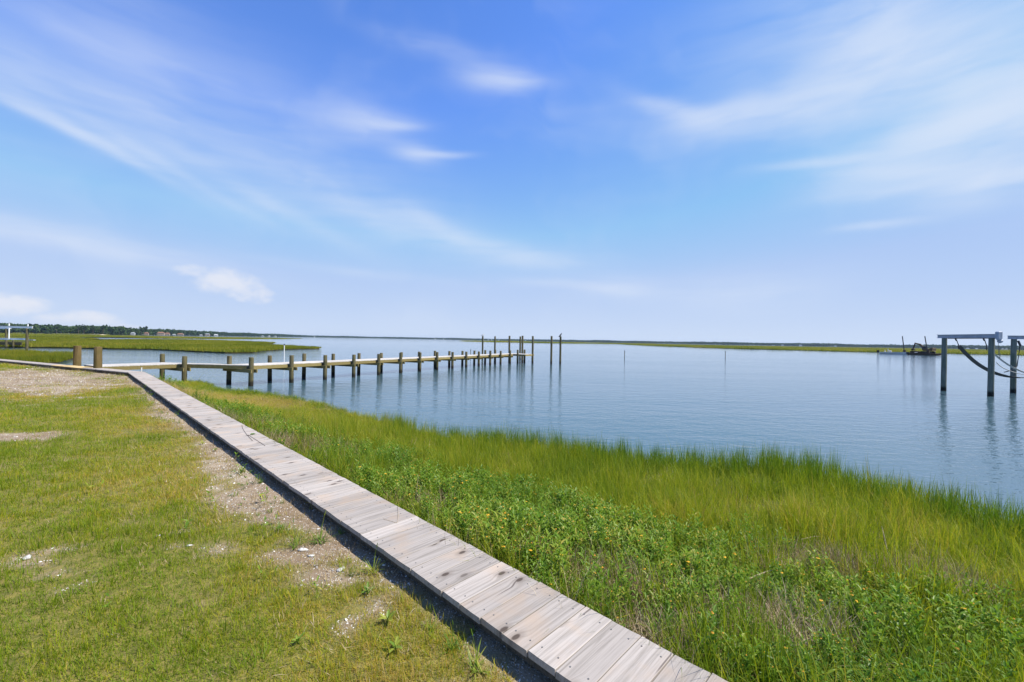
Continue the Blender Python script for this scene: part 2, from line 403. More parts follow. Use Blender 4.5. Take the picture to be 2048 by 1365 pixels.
M['forb'] = leafy('oxeye_leaf', [(0.0, (0.085, 0.18, 0.018)), (0.5, (0.165, 0.285, 0.026)), (0.85, (0.27, 0.36, 0.045)), (1.0, (0.40, 0.36, 0.07))], 0.45, 0.42)
M['weed'] = leafy('weed_leaf', [(0.0, (0.09, 0.18, 0.02)), (0.6, (0.17, 0.26, 0.03)), (1.0, (0.30, 0.32, 0.05))], 0.35, 0.45, attr=False)
M['straw'] = leafy('straw', [(0.0, (0.20, 0.14, 0.075)), (0.6, (0.36, 0.28, 0.17)), (1.0, (0.50, 0.42, 0.29))], 0.1, 0.8)
M['dry'] = plain('dry_stem', (0.42, 0.33, 0.22), 0.9)
M['petal'] = plain('yellow_petal', (0.70, 0.40, 0.02), 0.7)
M['disc'] = plain('brown_flower_disc', (0.44, 0.23, 0.02), 0.8)
M['tree'] = leafy('tree_leaf', [(0.0, (0.025, 0.055, 0.016)), (0.5, (0.045, 0.09, 0.024)), (1.0, (0.085, 0.135, 0.03))], 0.2, 0.6)
M['tree_one'] = leafy('pine_needles', [(0.0, (0.022, 0.045, 0.014)), (0.5, (0.04, 0.075, 0.02)), (1.0, (0.07, 0.10, 0.028))], 0.2, 0.6, attr=False)
M['bark'] = plain('bark', (0.10, 0.075, 0.055), 0.9)
M['shell'] = leafy('shell_grit', [(0.0, (0.24, 0.21, 0.18)), (0.5, (0.42, 0.39, 0.35)), (1.0, (0.70, 0.69, 0.67))], 0.0, 0.6)
M['shell_one'] = plain('oyster_shell', (0.46, 0.45, 0.43), 0.6, var=0.35, sc=2.2)


def ground_fn(n, out):
    pos = n.new('ShaderNodeNewGeometry').outputs['Position']
    def A(nm): return n.new('ShaderNodeAttribute', dict(attribute_name=nm)).outputs['Fac']
    n1 = n.noise(pos, 1.3, 5.0, 0.6); n2 = n.noise(pos, 14.0, 4.0, 0.65); n3 = n.noise(pos, 90.0, 3.0, 0.6)
    sand = n.mix(n.mapr(n1, 0.35, 0.65), (0.21, 0.155, 0.10, 1), (0.34, 0.275, 0.20, 1))
    sand = n.mix(n.mapr(n2, 0.45, 0.68, 0.0, 0.75), sand, (0.19, 0.135, 0.085, 1))
    vor = n.new('ShaderNodeTexVoronoi', Vector=pos, Scale=70.0)
    chip = n.math('MULTIPLY', n.mapr(vor.outputs['Distance'], 0.25, 0.34, 1.0, 0.0), n.mapr(n.new('ShaderNodeSeparateColor', Color=vor.outputs['Color']).outputs[0], 0.68, 0.72))
    sand = n.mix(n.math('MULTIPLY', chip, 0.8), sand, (0.60, 0.58, 0.55, 1))
    lawn = n.mix(n.mapr(n2, 0.35, 0.65), (0.11, 0.115, 0.025, 1), (0.21, 0.18, 0.05, 1))
    lawn = n.mix(n.mapr(n3, 0.5, 0.7, 0.0, 0.6), lawn, (0.24, 0.175, 0.085, 1))
    mud = n.mix(n.mapr(n2, 0.35, 0.65), (0.06, 0.055, 0.02, 1), (0.17, 0.14, 0.06, 1))
    c = n.mix(A('bare'), lawn, sand); c = n.mix(A('marsh'), c, mud)
    principled(n, out, c, 0.92, n.math('ADD', n2, n.math('MULTIPLY', n3, 0.5)), 0.7, 0.03, spec=0.15)


M['ground'] = mat('ground', ground_fn)


def water_fn(n, out):
    pos = n.new('ShaderNodeNewGeometry').outputs['Position']
    p = n.mapping(pos, rot=(0, 0, R(14)), scale=(0.55, 1.25, 1))
    a = n.noise(p, 1.15, 2.0, 0.5, 0.3); b = n.noise(n.mapping(pos, rot=(0, 0, R(-22)), scale=(0.7, 1.3, 1)), 3.4, 2.0, 0.5, 0.3)
    c_ = n.noise(p, 9.0, 2.0, 0.5)
    patch = n.mapr(n.noise(n.mapping(pos, rot=(0, 0, R(8)), scale=(0.03, 0.11, 1)), 1.0, 4.0), 0.3, 0.7, 0.55, 1.25)
    h = n.math('ADD', n.math('MULTIPLY', a, 0.030), n.math('ADD', n.math('MULTIPLY', b, 0.022), n.math('MULTIPLY', c_, 0.009)))
    h = n.math('MULTIPLY', h, patch)
    bp = n.new('ShaderNodeBump', Strength=1.0, Distance=1.0, Height=h)
    pr = n.new('ShaderNodeBsdfPrincipled', Roughness=0.045, IOR=1.333, Normal=bp.outputs[0])
    n.set(pr, 'Base Color', (0.058, 0.108, 0.138, 1))
    n.set(out, 'Surface', pr.outputs[0])


M['water'] = mat('water', water_fn)


# ------------------------------------------------------------------ layout of land, walk and dock (world metres, water level z = 0)
DECK_Z, GROUND_Z, DOCK_Z = 1.19, 1.04, 1.17
BW_L = [(7.6, -4.97), (0.32, 2.076), (-16.50, 18.344), (-31.9, 25.6), (-46.0, 32.3)]       # near edge of the boardwalk
BW_R = [(8.0, -4.56), (1.101, 2.093), (-16.14, 18.724), (-31.6, 26.12), (-45.8, 32.8)]     # far edge
SHORE = [(60, -40), (30, -16), (14, -3), (9.8, 3.4), (8.2, 6.1), (7.8, 7.0), (7.35, 8.0), (6.7, 9.0), (5.95, 9.7), (4.9, 9.6), (3.2, 10.0), (1.6, 10.6), (-0.28, 11.4),
         (-1.75, 12.2), (-3.6, 13.8), (-5.6, 15.5), (-7.3, 17.0), (-9.2, 18.7), (-11.0, 20.0), (-13.0, 21.0), (-14.9, 21.7), (-15.9, 22.7), (-17.2, 24.4), (-18.6, 24.9),
         (-19.3, 23.8), (-18.9, 22.2), (-19.0, 21.0), (-21, 21.6), (-24, 23.0), (-28, 25.0), (-33, 27.4), (-47, 34.2), (-80, 48), (-160, 60)]
LAND = SHORE + [(-9000, 60), (-9000, -9000), (60, -9000)]
_rs = np.array(SHORE); SHORE_N = [tuple(p) for p in _rs]


def land_fields(x, y):
    """signed distance to the shore (+ on land), distance right of the walk (+ on the marsh side), slope parameter"""
    jx = (fbm(x, y, 0.45, 3, 3) - 0.5) * 0.9; jy = (fbm(x, y, 0.45, 3, 9) - 0.5) * 0.9
    ins = inside(x + jx, y + jy, LAND); d = seg_dist(x + jx, y + jy, SHORE) * np.where(ins, 1, -1)
    poly_left = BW_R + [(-9000, 30), (-9000, -9000), (9, -9000)]
    left = inside(x, y, poly_left); db = seg_dist(x, y, BW_R) * np.where(left, -1, 1)
    t = np.clip(d, 0, None) / (np.clip(d, 0, None) + np.clip(db, 0, None) + 1e-6)
    return d, db, t


BARE = [  # photo px, py, half width px, half height px, strength: bare sandy or shelly ground in the lawn
    (60, 757, 180, 20, 1.05), (200, 742, 110, 8, .9), (230, 765, 110, 7, .55), (30, 778, 90, 9, .8), (20, 874, 90, 7, .9), (110, 868, 50, 4, .55),
    (330, 830, 40, 6, .7), (300, 790, 26, 8, .6), (390, 875, 40, 14, .8), (430, 930, 40, 22, .85), (480, 1000, 60, 26, .95), (560, 1030, 60, 30, .9), (500, 1015, 50, 10, .6),
    (430, 1100, 70, 12, .75), (600, 1110, 90, 30, 1.05), (660, 1150, 80, 36, 1.0), (740, 1210, 70, 40, .75), (50, 1130, 75, 20, .85), (130, 1105, 40, 8, .6), (235, 1275, 35, 18, .6),
    (840, 1290, 50, 40, .5), (360, 1065, 30, 8, .6), (700, 1260, 60, 40, .55)]


def bare_field(x, y, db):
    r = np.zeros(np.shape(x))
    for px, py, a, b, st in BARE:
        c = at(px, py, GROUND_Z); e1 = at(px + a, py, GROUND_Z) - c; e2 = (at(px, py - b, GROUND_Z) - at(px, py + b, GROUND_Z)) * 0.5
        Mi = np.linalg.inv(np.array([[e1.x, e2.x], [e1.y, e2.y]])); u = (Mi[0, 0] * (x - c.x) + Mi[0, 1] * (y - c.y)) / 1.15; v = (Mi[1, 0] * (x - c.x) + Mi[1, 1] * (y - c.y)) / 1.15
        r = np.maximum(r, 1.18 * st * np.exp(-0.8 * (u * u + v * v)))
    sl = -db - 0.55                                             # distance left of the walk
    r = np.maximum(r, 1.3 * np.exp(-np.clip(sl, 0, None) / 0.34) * (db < 0) * (.55 + .45 * sstep(y, 2.6, 3.6)))
    r = r + (fbm(x, y, 1.6, 4, 21) - 0.5) * 1.0 + (fbm(x, y, 6.0, 3, 22) - 0.5) * 0.9
    return sstep(r, 0.38, 0.85) * (db < 0)


def height(x, y, d, db, t):
    lawn = GROUND_Z + (fbm(x, y, 0.5, 3, 5) - 0.5) * 0.05 + (fbm(x, y, 3.0, 3, 6) - 0.5) * 0.018
    marsh = 0.06 + 0.94 * np.clip(t, 0, 1) ** (1.5 + 1.3 * sstep(np.hypot(x, y), 11, 18)) + (fbm(x, y, 0.9, 3, 8) - 0.5) * 0.10
    marsh = np.minimum(marsh, 1.0)
    onm = sstep(db, -0.6, 0.3)
    h = lawn * (1 - onm) + marsh * onm
    bank = np.clip(d, -6, 0)
    h = np.where(d < 0, 0.03 + bank * 0.35, np.minimum(h, 0.04 + d * 1.6))
    return np.maximum(h, -1.2)


def grow(a, b, d0, k, far):
    r = [b]; s = d0
    while r[-1] < far: r.append(r[-1] + s); s *= k
    l = [a]; s = d0
    while l[-1] > -far: l.append(l[-1] - s); s *= k
    return l[::-1][:-1], r[1:]


xs_m = list(np.arange(-10, 8.01, 0.12)); l_, _ = grow(-10, 8, 0.13, 1.035, 6300); _, r_ = grow(-10, 8, 0.13, 1.06, 6300)
xs = np.array(l_ + xs_m + r_)
ys_m = list(np.arange(1.5, 13.01, 0.12)); l_, _ = grow(1.5, 13, 0.2, 1.3, 6300); _, r_ = grow(1.5, 13, 0.13, 1.045, 6300)
ys = np.array(l_ + ys_m + r_)
GX, GY = np.meshgrid(xs, ys); gx, gy = GX.ravel(), GY.ravel()
gd, gdb, gt = land_fields(gx, gy); gz = height(gx, gy, gd, gdb, gt); gb = bare_field(gx, gy, gdb)
nx, ny = len(xs), len(ys)
idx = np.arange(nx * ny).reshape(ny, nx)
quads = np.stack([idx[:-1, :-1], idx[:-1, 1:], idx[1:, 1:], idx[1:, :-1]], -1).reshape(-1, 4)
gm = bpy.data.meshes.new('ground'); gm.from_pydata(np.stack([gx, gy, gz], -1).tolist(), [], quads.tolist()); gm.update()
gm.polygons.foreach_set('use_smooth', [True] * len(gm.polygons)); gm.materials.append(M['ground'])
for nm, arr in (('bare', gb), ('marsh', sstep(gdb, -0.3, 0.1))):
    a_ = gm.attributes.new(nm, 'FLOAT', 'POINT'); a_.data.foreach_set('value', arr.astype(np.float32))
obj('ground', gm, kind='structure')

wm = mesh('water', [(-6300, -6300, 0), (6300, -6300, 0), (6300, 6300, 0), (-6300, 6300, 0)], [(0, 1, 2, 3)], M['water'])
obj('water', wm, kind='structure')


def ground_z(x, y):
    x, y = np.atleast_1d(np.asarray(x, float)), np.atleast_1d(np.asarray(y, float))
    d, db, t = land_fields(x, y); return height(x, y, d, db, t)


# ------------------------------------------------------------------ boardwalk
def lerp2(a, b, t): return (a[0] + (b[0] - a[0]) * t, a[1] + (b[1] - a[1]) * t)


def board_mesh(L, Wd, th, m, seed):
    """one sawn board, grain along x: eased edges, ends not quite square, slightly cupped"""
    r = random.Random(seed); b = 0.003; st = [-L / 2, -L / 4, 0, L / 4, L / 2]
    prof = [(-Wd / 2, -th), (-Wd / 2, -b), (-Wd / 2 + b, 0), (-Wd * .2, -.0015), (Wd * .2, -.0015), (Wd / 2 - b, 0), (Wd / 2, -b), (Wd / 2, -th)]
    vs = []; k = len(prof)
    ex0, ex1 = r.uniform(-.006, .006), r.uniform(-.006, .006)
    for i, x in enumerate(st):
        wob = r.uniform(-.0012, .0012)
        for y, z in prof:
            xx = x + (ex0 * y / Wd if i == 0 else ex1 * y / Wd if i == len(st) - 1 else 0); vs.append((xx, y + wob, z))
    fs = []
    for i in range(len(st) - 1): fs += [(i * k + j, (i + 1) * k + j, (i + 1) * k + (j + 1) % k, i * k + (j + 1) % k) for j in range(k)]
    fs += [tuple(range(k))[::-1], tuple((len(st) - 1) * k + j for j in range(k))]
    mm = mesh('board', vs, fs, m)
    bm = bmesh.new(); bm.from_mesh(mm); bmesh.ops.recalc_face_normals(bm, faces=bm.faces); bm.to_mesh(mm); bm.free(); return mm


PW, GAP = 0.184, 0.0045
bw_meshes = [board_mesh(0.545, PW, 0.038, M['plank'], k) for k in range(6)]
bw_new = [board_mesh(0.545, PW, 0.038, M['new_plank'], 20 + k) for k in range(3)]
screws = MB()
for sx in (-0.2, 0.2):
    for sy in (-0.055, 0.055):
        screws.tube([(sx, sy, -0.004), (sx, sy, 0.0012)], 0.0048, 8)
screw_m = screws.mesh('screw_heads', M['screw'])
bw = empty('boardwalk', (-7.7, 10.0, GROUND_Z), label='low weathered grey plank boardwalk running diagonally between lawn and marsh', category='boardwalk')
bw_inv = Matrix.Translation((7.7, -10.0, -GROUND_Z))


def put(o, loc, rz=0.0, tilt=(0, 0)):          # world placement of a child of an unrotated, unscaled parent
    o.location = Vector(loc) - o.parent.location; o.rotation_euler = (tilt[0], tilt[1], rz)


def seg_frame(s):
    a, b = [(Vector(BW_L[i]) + Vector(BW_R[i])) * 0.5 for i in (s, s + 1)]
    d = (b - a); L = d.length; d.normalize(); return a, d, L


rb = random.Random(3); count = 0
for s in (0, 1, 2, 3):
    a, d, L = seg_frame(s)
    npl = int(L / (PW + GAP)); trim = 1 if s == 2 else 0
    for k in range(npl):
        if s == 0 and k < npl - 14: continue                   # the stretch behind the camera is left short
        if s == 3 and k > 22: continue
        c = a + d * ((k + 0.5) * L / npl)
        new = s == 2 and abs(c.x + 21.6) < 1.55
        o = obj('plank', rb.choice(bw_new if new else bw_meshes), bw)
        jx = rb.uniform(-.004, .004)
        nrm = Vector((-d.y, d.x)); c = c + nrm * jx
        put(o, (c.x, c.y, DECK_Z + rb.uniform(-.0012, .0012)), math.atan2(d.x, -d.y) + rb.uniform(-.004, .004) + (math.pi if rb.random() < .5 else 0), (rb.uniform(-.004, .004), rb.uniform(-.003, .003)))
        if s == 3 or s == 2: pass
        if s == 1 and k < 34: obj('screw_heads', screw_m, o, kind='stuff')
        count += 1
# wedge that closes the bend
p0, p1 = BW_L[2], BW_R[2]
for s in (0, 1, 2, 3):
    a, d, L = seg_frame(s); nrm = Vector((-d.y, d.x))
    for off in (-0.19, 0.19):
        mb = MB(); st = max(0, L - 2.6) if s == 0 else 0
        en = min(L, 4.3) if s == 3 else L
        p = a + d * st + nrm * off; q = a + d * en + nrm * off
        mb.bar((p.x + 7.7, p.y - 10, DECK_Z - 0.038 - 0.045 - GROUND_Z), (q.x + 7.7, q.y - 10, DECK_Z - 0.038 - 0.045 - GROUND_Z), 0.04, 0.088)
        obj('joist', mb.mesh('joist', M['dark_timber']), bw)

# ------------------------------------------------------------------ dock
DA = Vector((-14.734, 24.104)); DD = Vector((0.45673, 0.8896)).normalized(); DN = Vector((-DD.y, DD.x))
def dk(s, off, z=0.0): p = DA + DD * s + DN * off; return Vector((p.x, p.y, z))


dock = empty('dock', (-20.0, 23.5, 0), label='long pale timber dock zigzagging from the boardwalk out over the water', category='dock')
DI = -dock.location


def dchild(name, mb_or_m, m=None, smooth=False):
    o = obj(name, mb_or_m.mesh(name, m, smooth) if isinstance(mb_or_m, MB) else mb_or_m, dock); o.location = DI; return o


N0, N1, N2 = Vector((-20.75, 21.55)), Vector((-19.08, 24.60)), Vector((-15.0, 24.45))
F0, F1, F2 = Vector((-22.55, 22.45)), Vector((-20.95, 25.55)), Vector((-16.6, 25.36))
END_S = 35.6
C0n, C0f = dk(0.15, 0.16).to_2d(), dk(0.15, 1.94).to_2d()
N2, F2 = C0n, C0f
CEn, CEf = dk(END_S, 0.16).to_2d(), dk(END_S, 1.94).to_2d()
rd = random.Random(5)


def quad_board(a, b, c, d_, z, th, m):
    vs = [(p.x, p.y, zz) for zz in (z - th, z) for p in (a, b, c, d_)]
    mm = mesh('plank', vs, [(3, 2, 1, 0), (4, 5, 6, 7), (0, 1, 5, 4), (1, 2, 6, 5), (2, 3, 7, 6), (3, 0, 4, 7)], m)
    bm = bmesh.new(); bm.from_mesh(mm); bmesh.ops.recalc_face_normals(bm, faces=bm.faces); bm.to_mesh(mm); bm.free(); return mm


def deck_run(na, nb, fa, fb, pitch=0.145):
    L = ((nb - na).length + (fb - fa).length) / 2; k = int(L / pitch)
    for i in range(k):
        t0, t1 = i / k + 0.015 / L, (i + 1) / k - 0.015 / L * 0.2
        q = [na.lerp(nb, t0), na.lerp(nb, t1), fa.lerp(fb, t1), fa.lerp(fb, t0)]
        ctr = (q[0] + q[1] + q[2] + q[3]) / 4
        ang = math.atan2((q[3] - q[0]).y, (q[3] - q[0]).x)
        ca, sa = math.cos(-ang), math.sin(-ang)
        loc = [Vector(((p - ctr).x * ca - (p - ctr).y * sa, (p - ctr).x * sa + (p - ctr).y * ca)) for p in q]
        o = obj('plank', quad_board(*loc, 0, 0.036, M['dock_plank']), dock)
        o.location = Vector((ctr.x, ctr.y, DOCK_Z + rd.uniform(-.003, .003))) + DI; o.rotation_euler = (0, 0, ang)


deck_run(N0, N1, F0, F1); deck_run(N1, N2, F1, F2)
# straight run: one shared board
L = END_S - 0.15; k = int(L / 0.146)
bm_d = [board_mesh(1.78, 0.139, 0.036, M['dock_plank'], 50 + j) for j in range(4)]
for i in range(k):
    p = dk(0.15 + (i + 0.5) * L / k, 1.05); o = obj('plank', rd.choice(bm_d), dock)
    o.location = Vector((p.x, p.y, DOCK_Z + rd.uniform(-.003, .003))) + DI; o.rotation_euler = (0, 0, math.atan2(DN.y, DN.x) + rd.uniform(-.003, .003))
# platform at the head
for i in range(18):
    p = dk(32.9 + i * 0.146 + .07, -0.72); o = obj('plank', bm_d[i % 4], dock); o.scale = (1.68 / 1.78, 1, 1)
    o.location = Vector((p.x, p.y, DOCK_Z + 0.002)) + DI; o.rotation_euler = (0, 0, math.atan2(DN.y, DN.x))


def stringer(a, b, z0=DOCK_Z - 0.036 - 0.1, wd=0.04, ht=0.19):
    mb = MB(); mb.bar((a.x, a.y, z0), (b.x, b.y, z0), wd, ht); dchild('stringer', mb, M['treated'])


for a, b in ((N0, N1), (N1, N2), (F0, F1), (F1, F2)):
    d_ = (b - a).normalized() * 0.03; stringer(a + d_, b - d_)
nst = [0.2, 5.0, 9.9, 14.8, 19.7, 24.6, 29.4, END_S]
for a, b in zip(nst[:-1], nst[1:]):
    for off in (0.16, 1.05, 1.94): stringer(dk(a + .01, off).to_2d(), dk(b - .01, off).to_2d())
stringer(dk(32.95, -1.55).to_2d(), dk(35.5, -1.55).to_2d()); stringer(dk(32.93, 0.10).to_2d(), dk(32.93, -1.5).to_2d()); stringer(dk(35.55, 0.1).to_2d(), dk(35.55, -1.5).to_2d())


def pile_mesh(h, r, m, seed, lean=0.0):
    q = random.Random(seed); n = 14; mb = MB(); lv = [-2.0, -0.3, h * .3, h * .7, h - 0.02, h]
    rr = [r * 1.06, r * 1.05, r * 1.02, r, r * .97, r * .93]; vs = []
    for i, z in enumerate(lv):
        ox, oy = q.uniform(-.006, .006), q.uniform(-.006, .006)
        vs += [(math.cos(t) * rr[i] * (1 + q.uniform(-.025, .025)) + ox, math.sin(t) * rr[i] * (1 + q.uniform(-.025, .025)) + oy, z) for t in [2 * math.pi * k / n for k in range(n)]]
    fs = []
    for i in range(len(lv) - 1): fs += [(i * n + k, i * n + (k + 1) % n, (i + 1) * n + (k + 1) % n, (i + 1) * n + k) for k in range(n)]
    fs.append(tuple((len(lv) - 1) * n + k for k in range(n)))
    mm = mesh('pile', vs, fs, m, True); mm.polygons[len(fs) - 1].use_smooth = False
    return mm


short = [pile_mesh(1.66, 0.125, M['pile'], k) for k in range(4)]
PAIRS = [((-18.75, 24.42), (-21.10, 25.75)), (tuple(dk(0.0, 0).to_2d()), tuple(dk(0.0, 2.12).to_2d()))]
sts = [2.5 + 2.445 * k for k in range(13)]
PAIRS += [(tuple(dk(s, 0).to_2d()), tuple(dk(s, 2.12).to_2d())) for s in sts]
for i, (a, b) in enumerate(PAIRS):
    a, b = Vector(a), Vector(b)
    for j, p in enumerate((a, b)):
        if j == 0 and i in (13,): pass
        o = obj('pile', rd.choice(short), dock); o.location = Vector((p.x, p.y, rd.uniform(-.05, .04))) + DI; o.rotation_euler = (rd.uniform(-.008, .008), rd.uniform(-.008, .008), rd.uniform(0, 6))
    d_ = (b - a).normalized(); sd = Vector((-d_.y, d_.x))
    zb = DOCK_Z - 0.036 - 0.195 - 0.075
    for sgn in (-1, 1):
        mb = MB(); p, q = a - d_ * 0.30 + sd * (sgn * 0.165), b + d_ * 0.30 + sd * (sgn * 0.165)
        mb.bar((p.x, p.y, zb), (q.x, q.y, zb), 0.05, 0.19); dchild('cross_beam', mb, M['treated'])
    if i < 6:
        for t in (0.25, 0.42, 0.62, 0.78):
            p = a.lerp(b, t) - sd * 0.165; mb = MB(); mb.tube([(p.x, p.y, zb - 0.15), (p.x, p.y, zb - 0.08)], 0.012, 6); dchild('bolt', mb, M['steel'])
    mb = MB(); p = a + d_ * 0.165
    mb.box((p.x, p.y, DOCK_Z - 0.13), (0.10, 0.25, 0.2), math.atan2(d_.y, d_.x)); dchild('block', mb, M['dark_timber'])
for s, off in ((35.2, -0.35), (32.9, -0.5)):
    p = dk(s, off); o = obj('pile', short[0], dock); o.location = Vector((p.x, p.y, 0.05)) + DI

# thick posts either side of the dock entrance
for px, py, top, lab in ((154, 731, 692, 'thick brown timber post on the left of the dock entrance'), (195.5, 736.5, 694, 'thick brown timber post on the right of the dock entrance')):
    g = at(px, py, DECK_Z); g.z = 0; h = CAM_Z + (-(top - 682.5) * _c + (px - 1024) * _s + PV) / F_PX * g.y
    o = obj('entrance_post', pile_mesh(h, 0.155, M['pile_brown'], px), None, (g.x, g.y, 0), label=lab, category='post', group='posts at the dock entrance')

# tall mooring piles at the head of the dock
TALL = [(965.1, 64, 672.5, 'tall mooring pile with a pale gull on top, leftmost of the tall piles'),
        (989.8, 65, 673, 'tall mooring pile behind the dock, second of the tall piles from the left'),
        (1018.6, 57.5, 672.2, 'tall mooring pile in the near edge of the dock, third tall pile from the left'),
        (1040.3, 63, 673.3, 'tall mooring pile partly hidden behind its near neighbour at the dock head'),
        (1044.8, 56.2, 672, 'tall mooring pile overlapping the one behind it at the dock head'),
        (1065.3, 54.6, 672.6, 'tall mooring pile at the right hand corner of the dock head'),
        (1102.8, 53.3, 672.6, 'tall mooring pile standing free in the water nearest the dock head'),
        (1120.8, 53.7, 673.3, 'tall mooring pile with a dark bird on top, rightmost standing free')]
tops = {}
for i, (px, Y, top, lab) in enumerate(TALL):
    g = colx(px, 700, Y); tp = colx(px, top, Y)
    o = obj('mooring_pile', pile_mesh(tp.z, 0.128, M['pile'], 100 + i), None, (g.x, g.y, 0), label=lab, category='mooring pile', group='tall piles at the dock head')
    tops[i] = Vector((g.x, g.y, tp.z))


def skin_body(name, joints, edges, m, parent=None, sub=2, root=0, **props):
    me = bpy.data.meshes.new(name); me.from_pydata([j[0] for j in joints], edges, []); me.update(); me.materials.append(m)
    o = obj(name, me, parent, **props)
    o.modifiers.new('skin', 'SKIN').use_smooth_shade = True
    for v, j in zip(me.skin_vertices[0].data, joints):
        r_ = j[1]; v.radius = (r_, r_) if not isinstance(r_, tuple) else r_
    me.skin_vertices[0].data[root].use_root = True
    sb = o.modifiers.new('sub', 'SUBSURF'); sb.levels = sub; sb.render_levels = sub
    return o


def bird(p, rz, body, wing, lab, lean, name):
    b = skin_body(name, [((0, 0, .15), .075), ((.10, 0, .19 + lean), .07), ((-.14, 0, .11 - lean), .045), ((-.27, 0, .07 - lean * 1.6), .016), ((.15, 0, .25 + lean), .04), ((.185, 0, .30 + lean), .043), ((.22, 0, .295 + lean), .02)],
                  [(0, 1), (0, 2), (2, 3), (1, 4), (4, 5), (5, 6)], body, label=lab, category='bird')
    b.location = p; b.rotation_euler = (0, 0, rz)
    for sg in (-1, 1):
        mb = MB(); mb.add([(.10, sg * .06, .20 + lean), (.02, sg * .085, .22 + lean * .3), (-.16, sg * .06, .15 - lean), (-.33, sg * .02, .09 - lean * 1.6), (-.12, sg * .07, .09 - lean), (.04, sg * .085, .13)], [(0, 1, 2, 3, 4, 5)])
        mb.add([(.10, sg * .05, .20 + lean), (.02, sg * .07, .225 + lean * .3), (-.16, sg * .045, .155 - lean), (-.33, sg * .01, .095 - lean * 1.6), (-.12, sg * .055, .09 - lean), (.04, sg * .07, .13)], [(5, 4, 3, 2, 1, 0)])
        obj('wing', mb.mesh('wing', wing), b)
        mb = MB(); mb.tube([(0, sg * .03, .1), (.01, sg * .03, 0), (.05, sg * .035, .004)], .007, 5); obj('leg', mb.mesh('leg', M['beak']), b)
    mb = MB(); mb.tube([(.215, 0, .297 + lean), (.275, 0, .285 + lean)], [.014, .003], 6); obj('beak', mb.mesh('beak', M['beak']), b)
    return b


bird(tops[0], R(20), M['white_paint'], M['feather_grey'], 'pale gull perched on the leftmost tall mooring pile', .0, 'gull')
bird(tops[7] + Vector((-.02, 0, 0)), R(35), M['feather_dark'], M['feather_dark'], 'dark bird leaning forward on the rightmost free standing pile', .09, 'dark_bird').scale = (1.05, 1.05, 1.05)

# ------------------------------------------------------------------ boat lift on the right
lift = empty('boat_lift', (29, 27, 0), label='grey beamed boat lift with hanging slings on piles at the right edge', category='boat lift')
LI = -lift.location
def lchild(name, mb, m, parent=lift, smooth=False):
    o = obj(name, mb.mesh(name, m, smooth) if isinstance(mb, MB) else mb, parent)
    if parent is lift: o.location = LI
    return o


PZ = 3.53
for i, (x, y) in enumerate(((28.97, 28.54), (28.95, 25.72), (33.03, 28.04), (37.3, 25.6))):
    o = obj('pile', pile_mesh(PZ, 0.14, M['pile_grey'], 200 + i), lift); o.location = Vector((x, y, 0)) + LI


def ibeam(p, q, h=0.21, wd=0.15):
    mb = MB(); p, q = Vector(p), Vector(q); u = Vector((0, 0, 1))
    mb.bar(p, q, 0.03, h - 0.03); mb.bar(p + u * (h / 2), q + u * (h / 2), wd, 0.025); mb.bar(p - u * (h / 2), q - u * (h / 2), wd, 0.025); return mb


B1 = lchild('beam', ibeam((28.95, 25.44, PZ + 0.115), (28.97, 29.0, PZ + 0.115)), M['alum'])
lchild('beam', ibeam((32.75, 28.15, PZ + 0.115), (37.6, 25.5, PZ + 0.115)), M['alum'])
mb = MB(); mb.box((28.93, 25.33, PZ + 0.15), (0.22, 0.20, 0.44), 0, bev=0.03); mb.box((28.95, 25.33, PZ - 0.10), (0.16, 0.16, 0.08)); lchild('motor_cover', mb, M['cover'])
mb = MB(); mb.tube([(28.97, 25.36, PZ - .2), (29.12, 25.36, PZ - .2)], .10, 12); mb.tube([(29.04, 25.36, PZ - .32), (29.04, 25.36, PZ - .1)], .05, 8); lchild('winch_drum', mb, M['alum'])
mb = MB(); mb.tube([(28.95, 25.4, PZ - .02), (28.95, 28.3, PZ - .02)], .03, 8); lchild('drive_shaft', mb, M['steel'])
mb = MB(); mb.tube([(33.2, 27.95, PZ - .1), (33.25, 27.85, PZ - .45)], .06, 8); lchild('pulley', mb, M['steel'])
mb = MB(); mb.tube([(29.1, 25.5, PZ - .25), (29.14, 25.5, PZ - .9), (29.2, 25.5, PZ - 1.25), (29.24, 25.5, PZ - 1.1), (29.17, 25.52, PZ - .5)], .012, 5); lchild('hanging_rope', mb, M['rope'])


def ribbon(pts, wd, th, twist):
    mb = MB(); n = len(pts); vs = []
    for i, p in enumerate(pts):
        p = Vector(p); d = (Vector(pts[min(i + 1, n - 1)]) - Vector(pts[max(i - 1, 0)])).normalized()
        a = d.cross(Vector((0, 1, 0))).normalized(); b = d.cross(a).normalized(); t = twist(i / (n - 1))
        e = (b * math.cos(t) + a * math.sin(t)); f = d.cross(e).normalized()
        vs += [p + e * wd / 2 + f * th / 2, p - e * wd / 2 + f * th / 2, p - e * wd / 2 - f * th / 2, p + e * wd / 2 - f * th / 2]
    fs = [(i * 4 + k, i * 4 + (k + 1) % 4, i * 4 + 4 + (k + 1) % 4, i * 4 + 4 + k) for i in range(n - 1) for k in range(4)] + [(3, 2, 1, 0), tuple(n * 4 - 4 + k for k in range(4))]
    mb.add(vs, fs); return mb


def sag(a, b, c, n=22):      # quadratic curve through three points
    a, b, c = map(Vector, (a, b, c)); r_ = []
    for i in range(n):
        t = i / (n - 1); r_.append(a * (1 - t) * (1 - 2 * t) + b * 4 * t * (1 - t) + c * t * (2 * t - 1))
    return r_


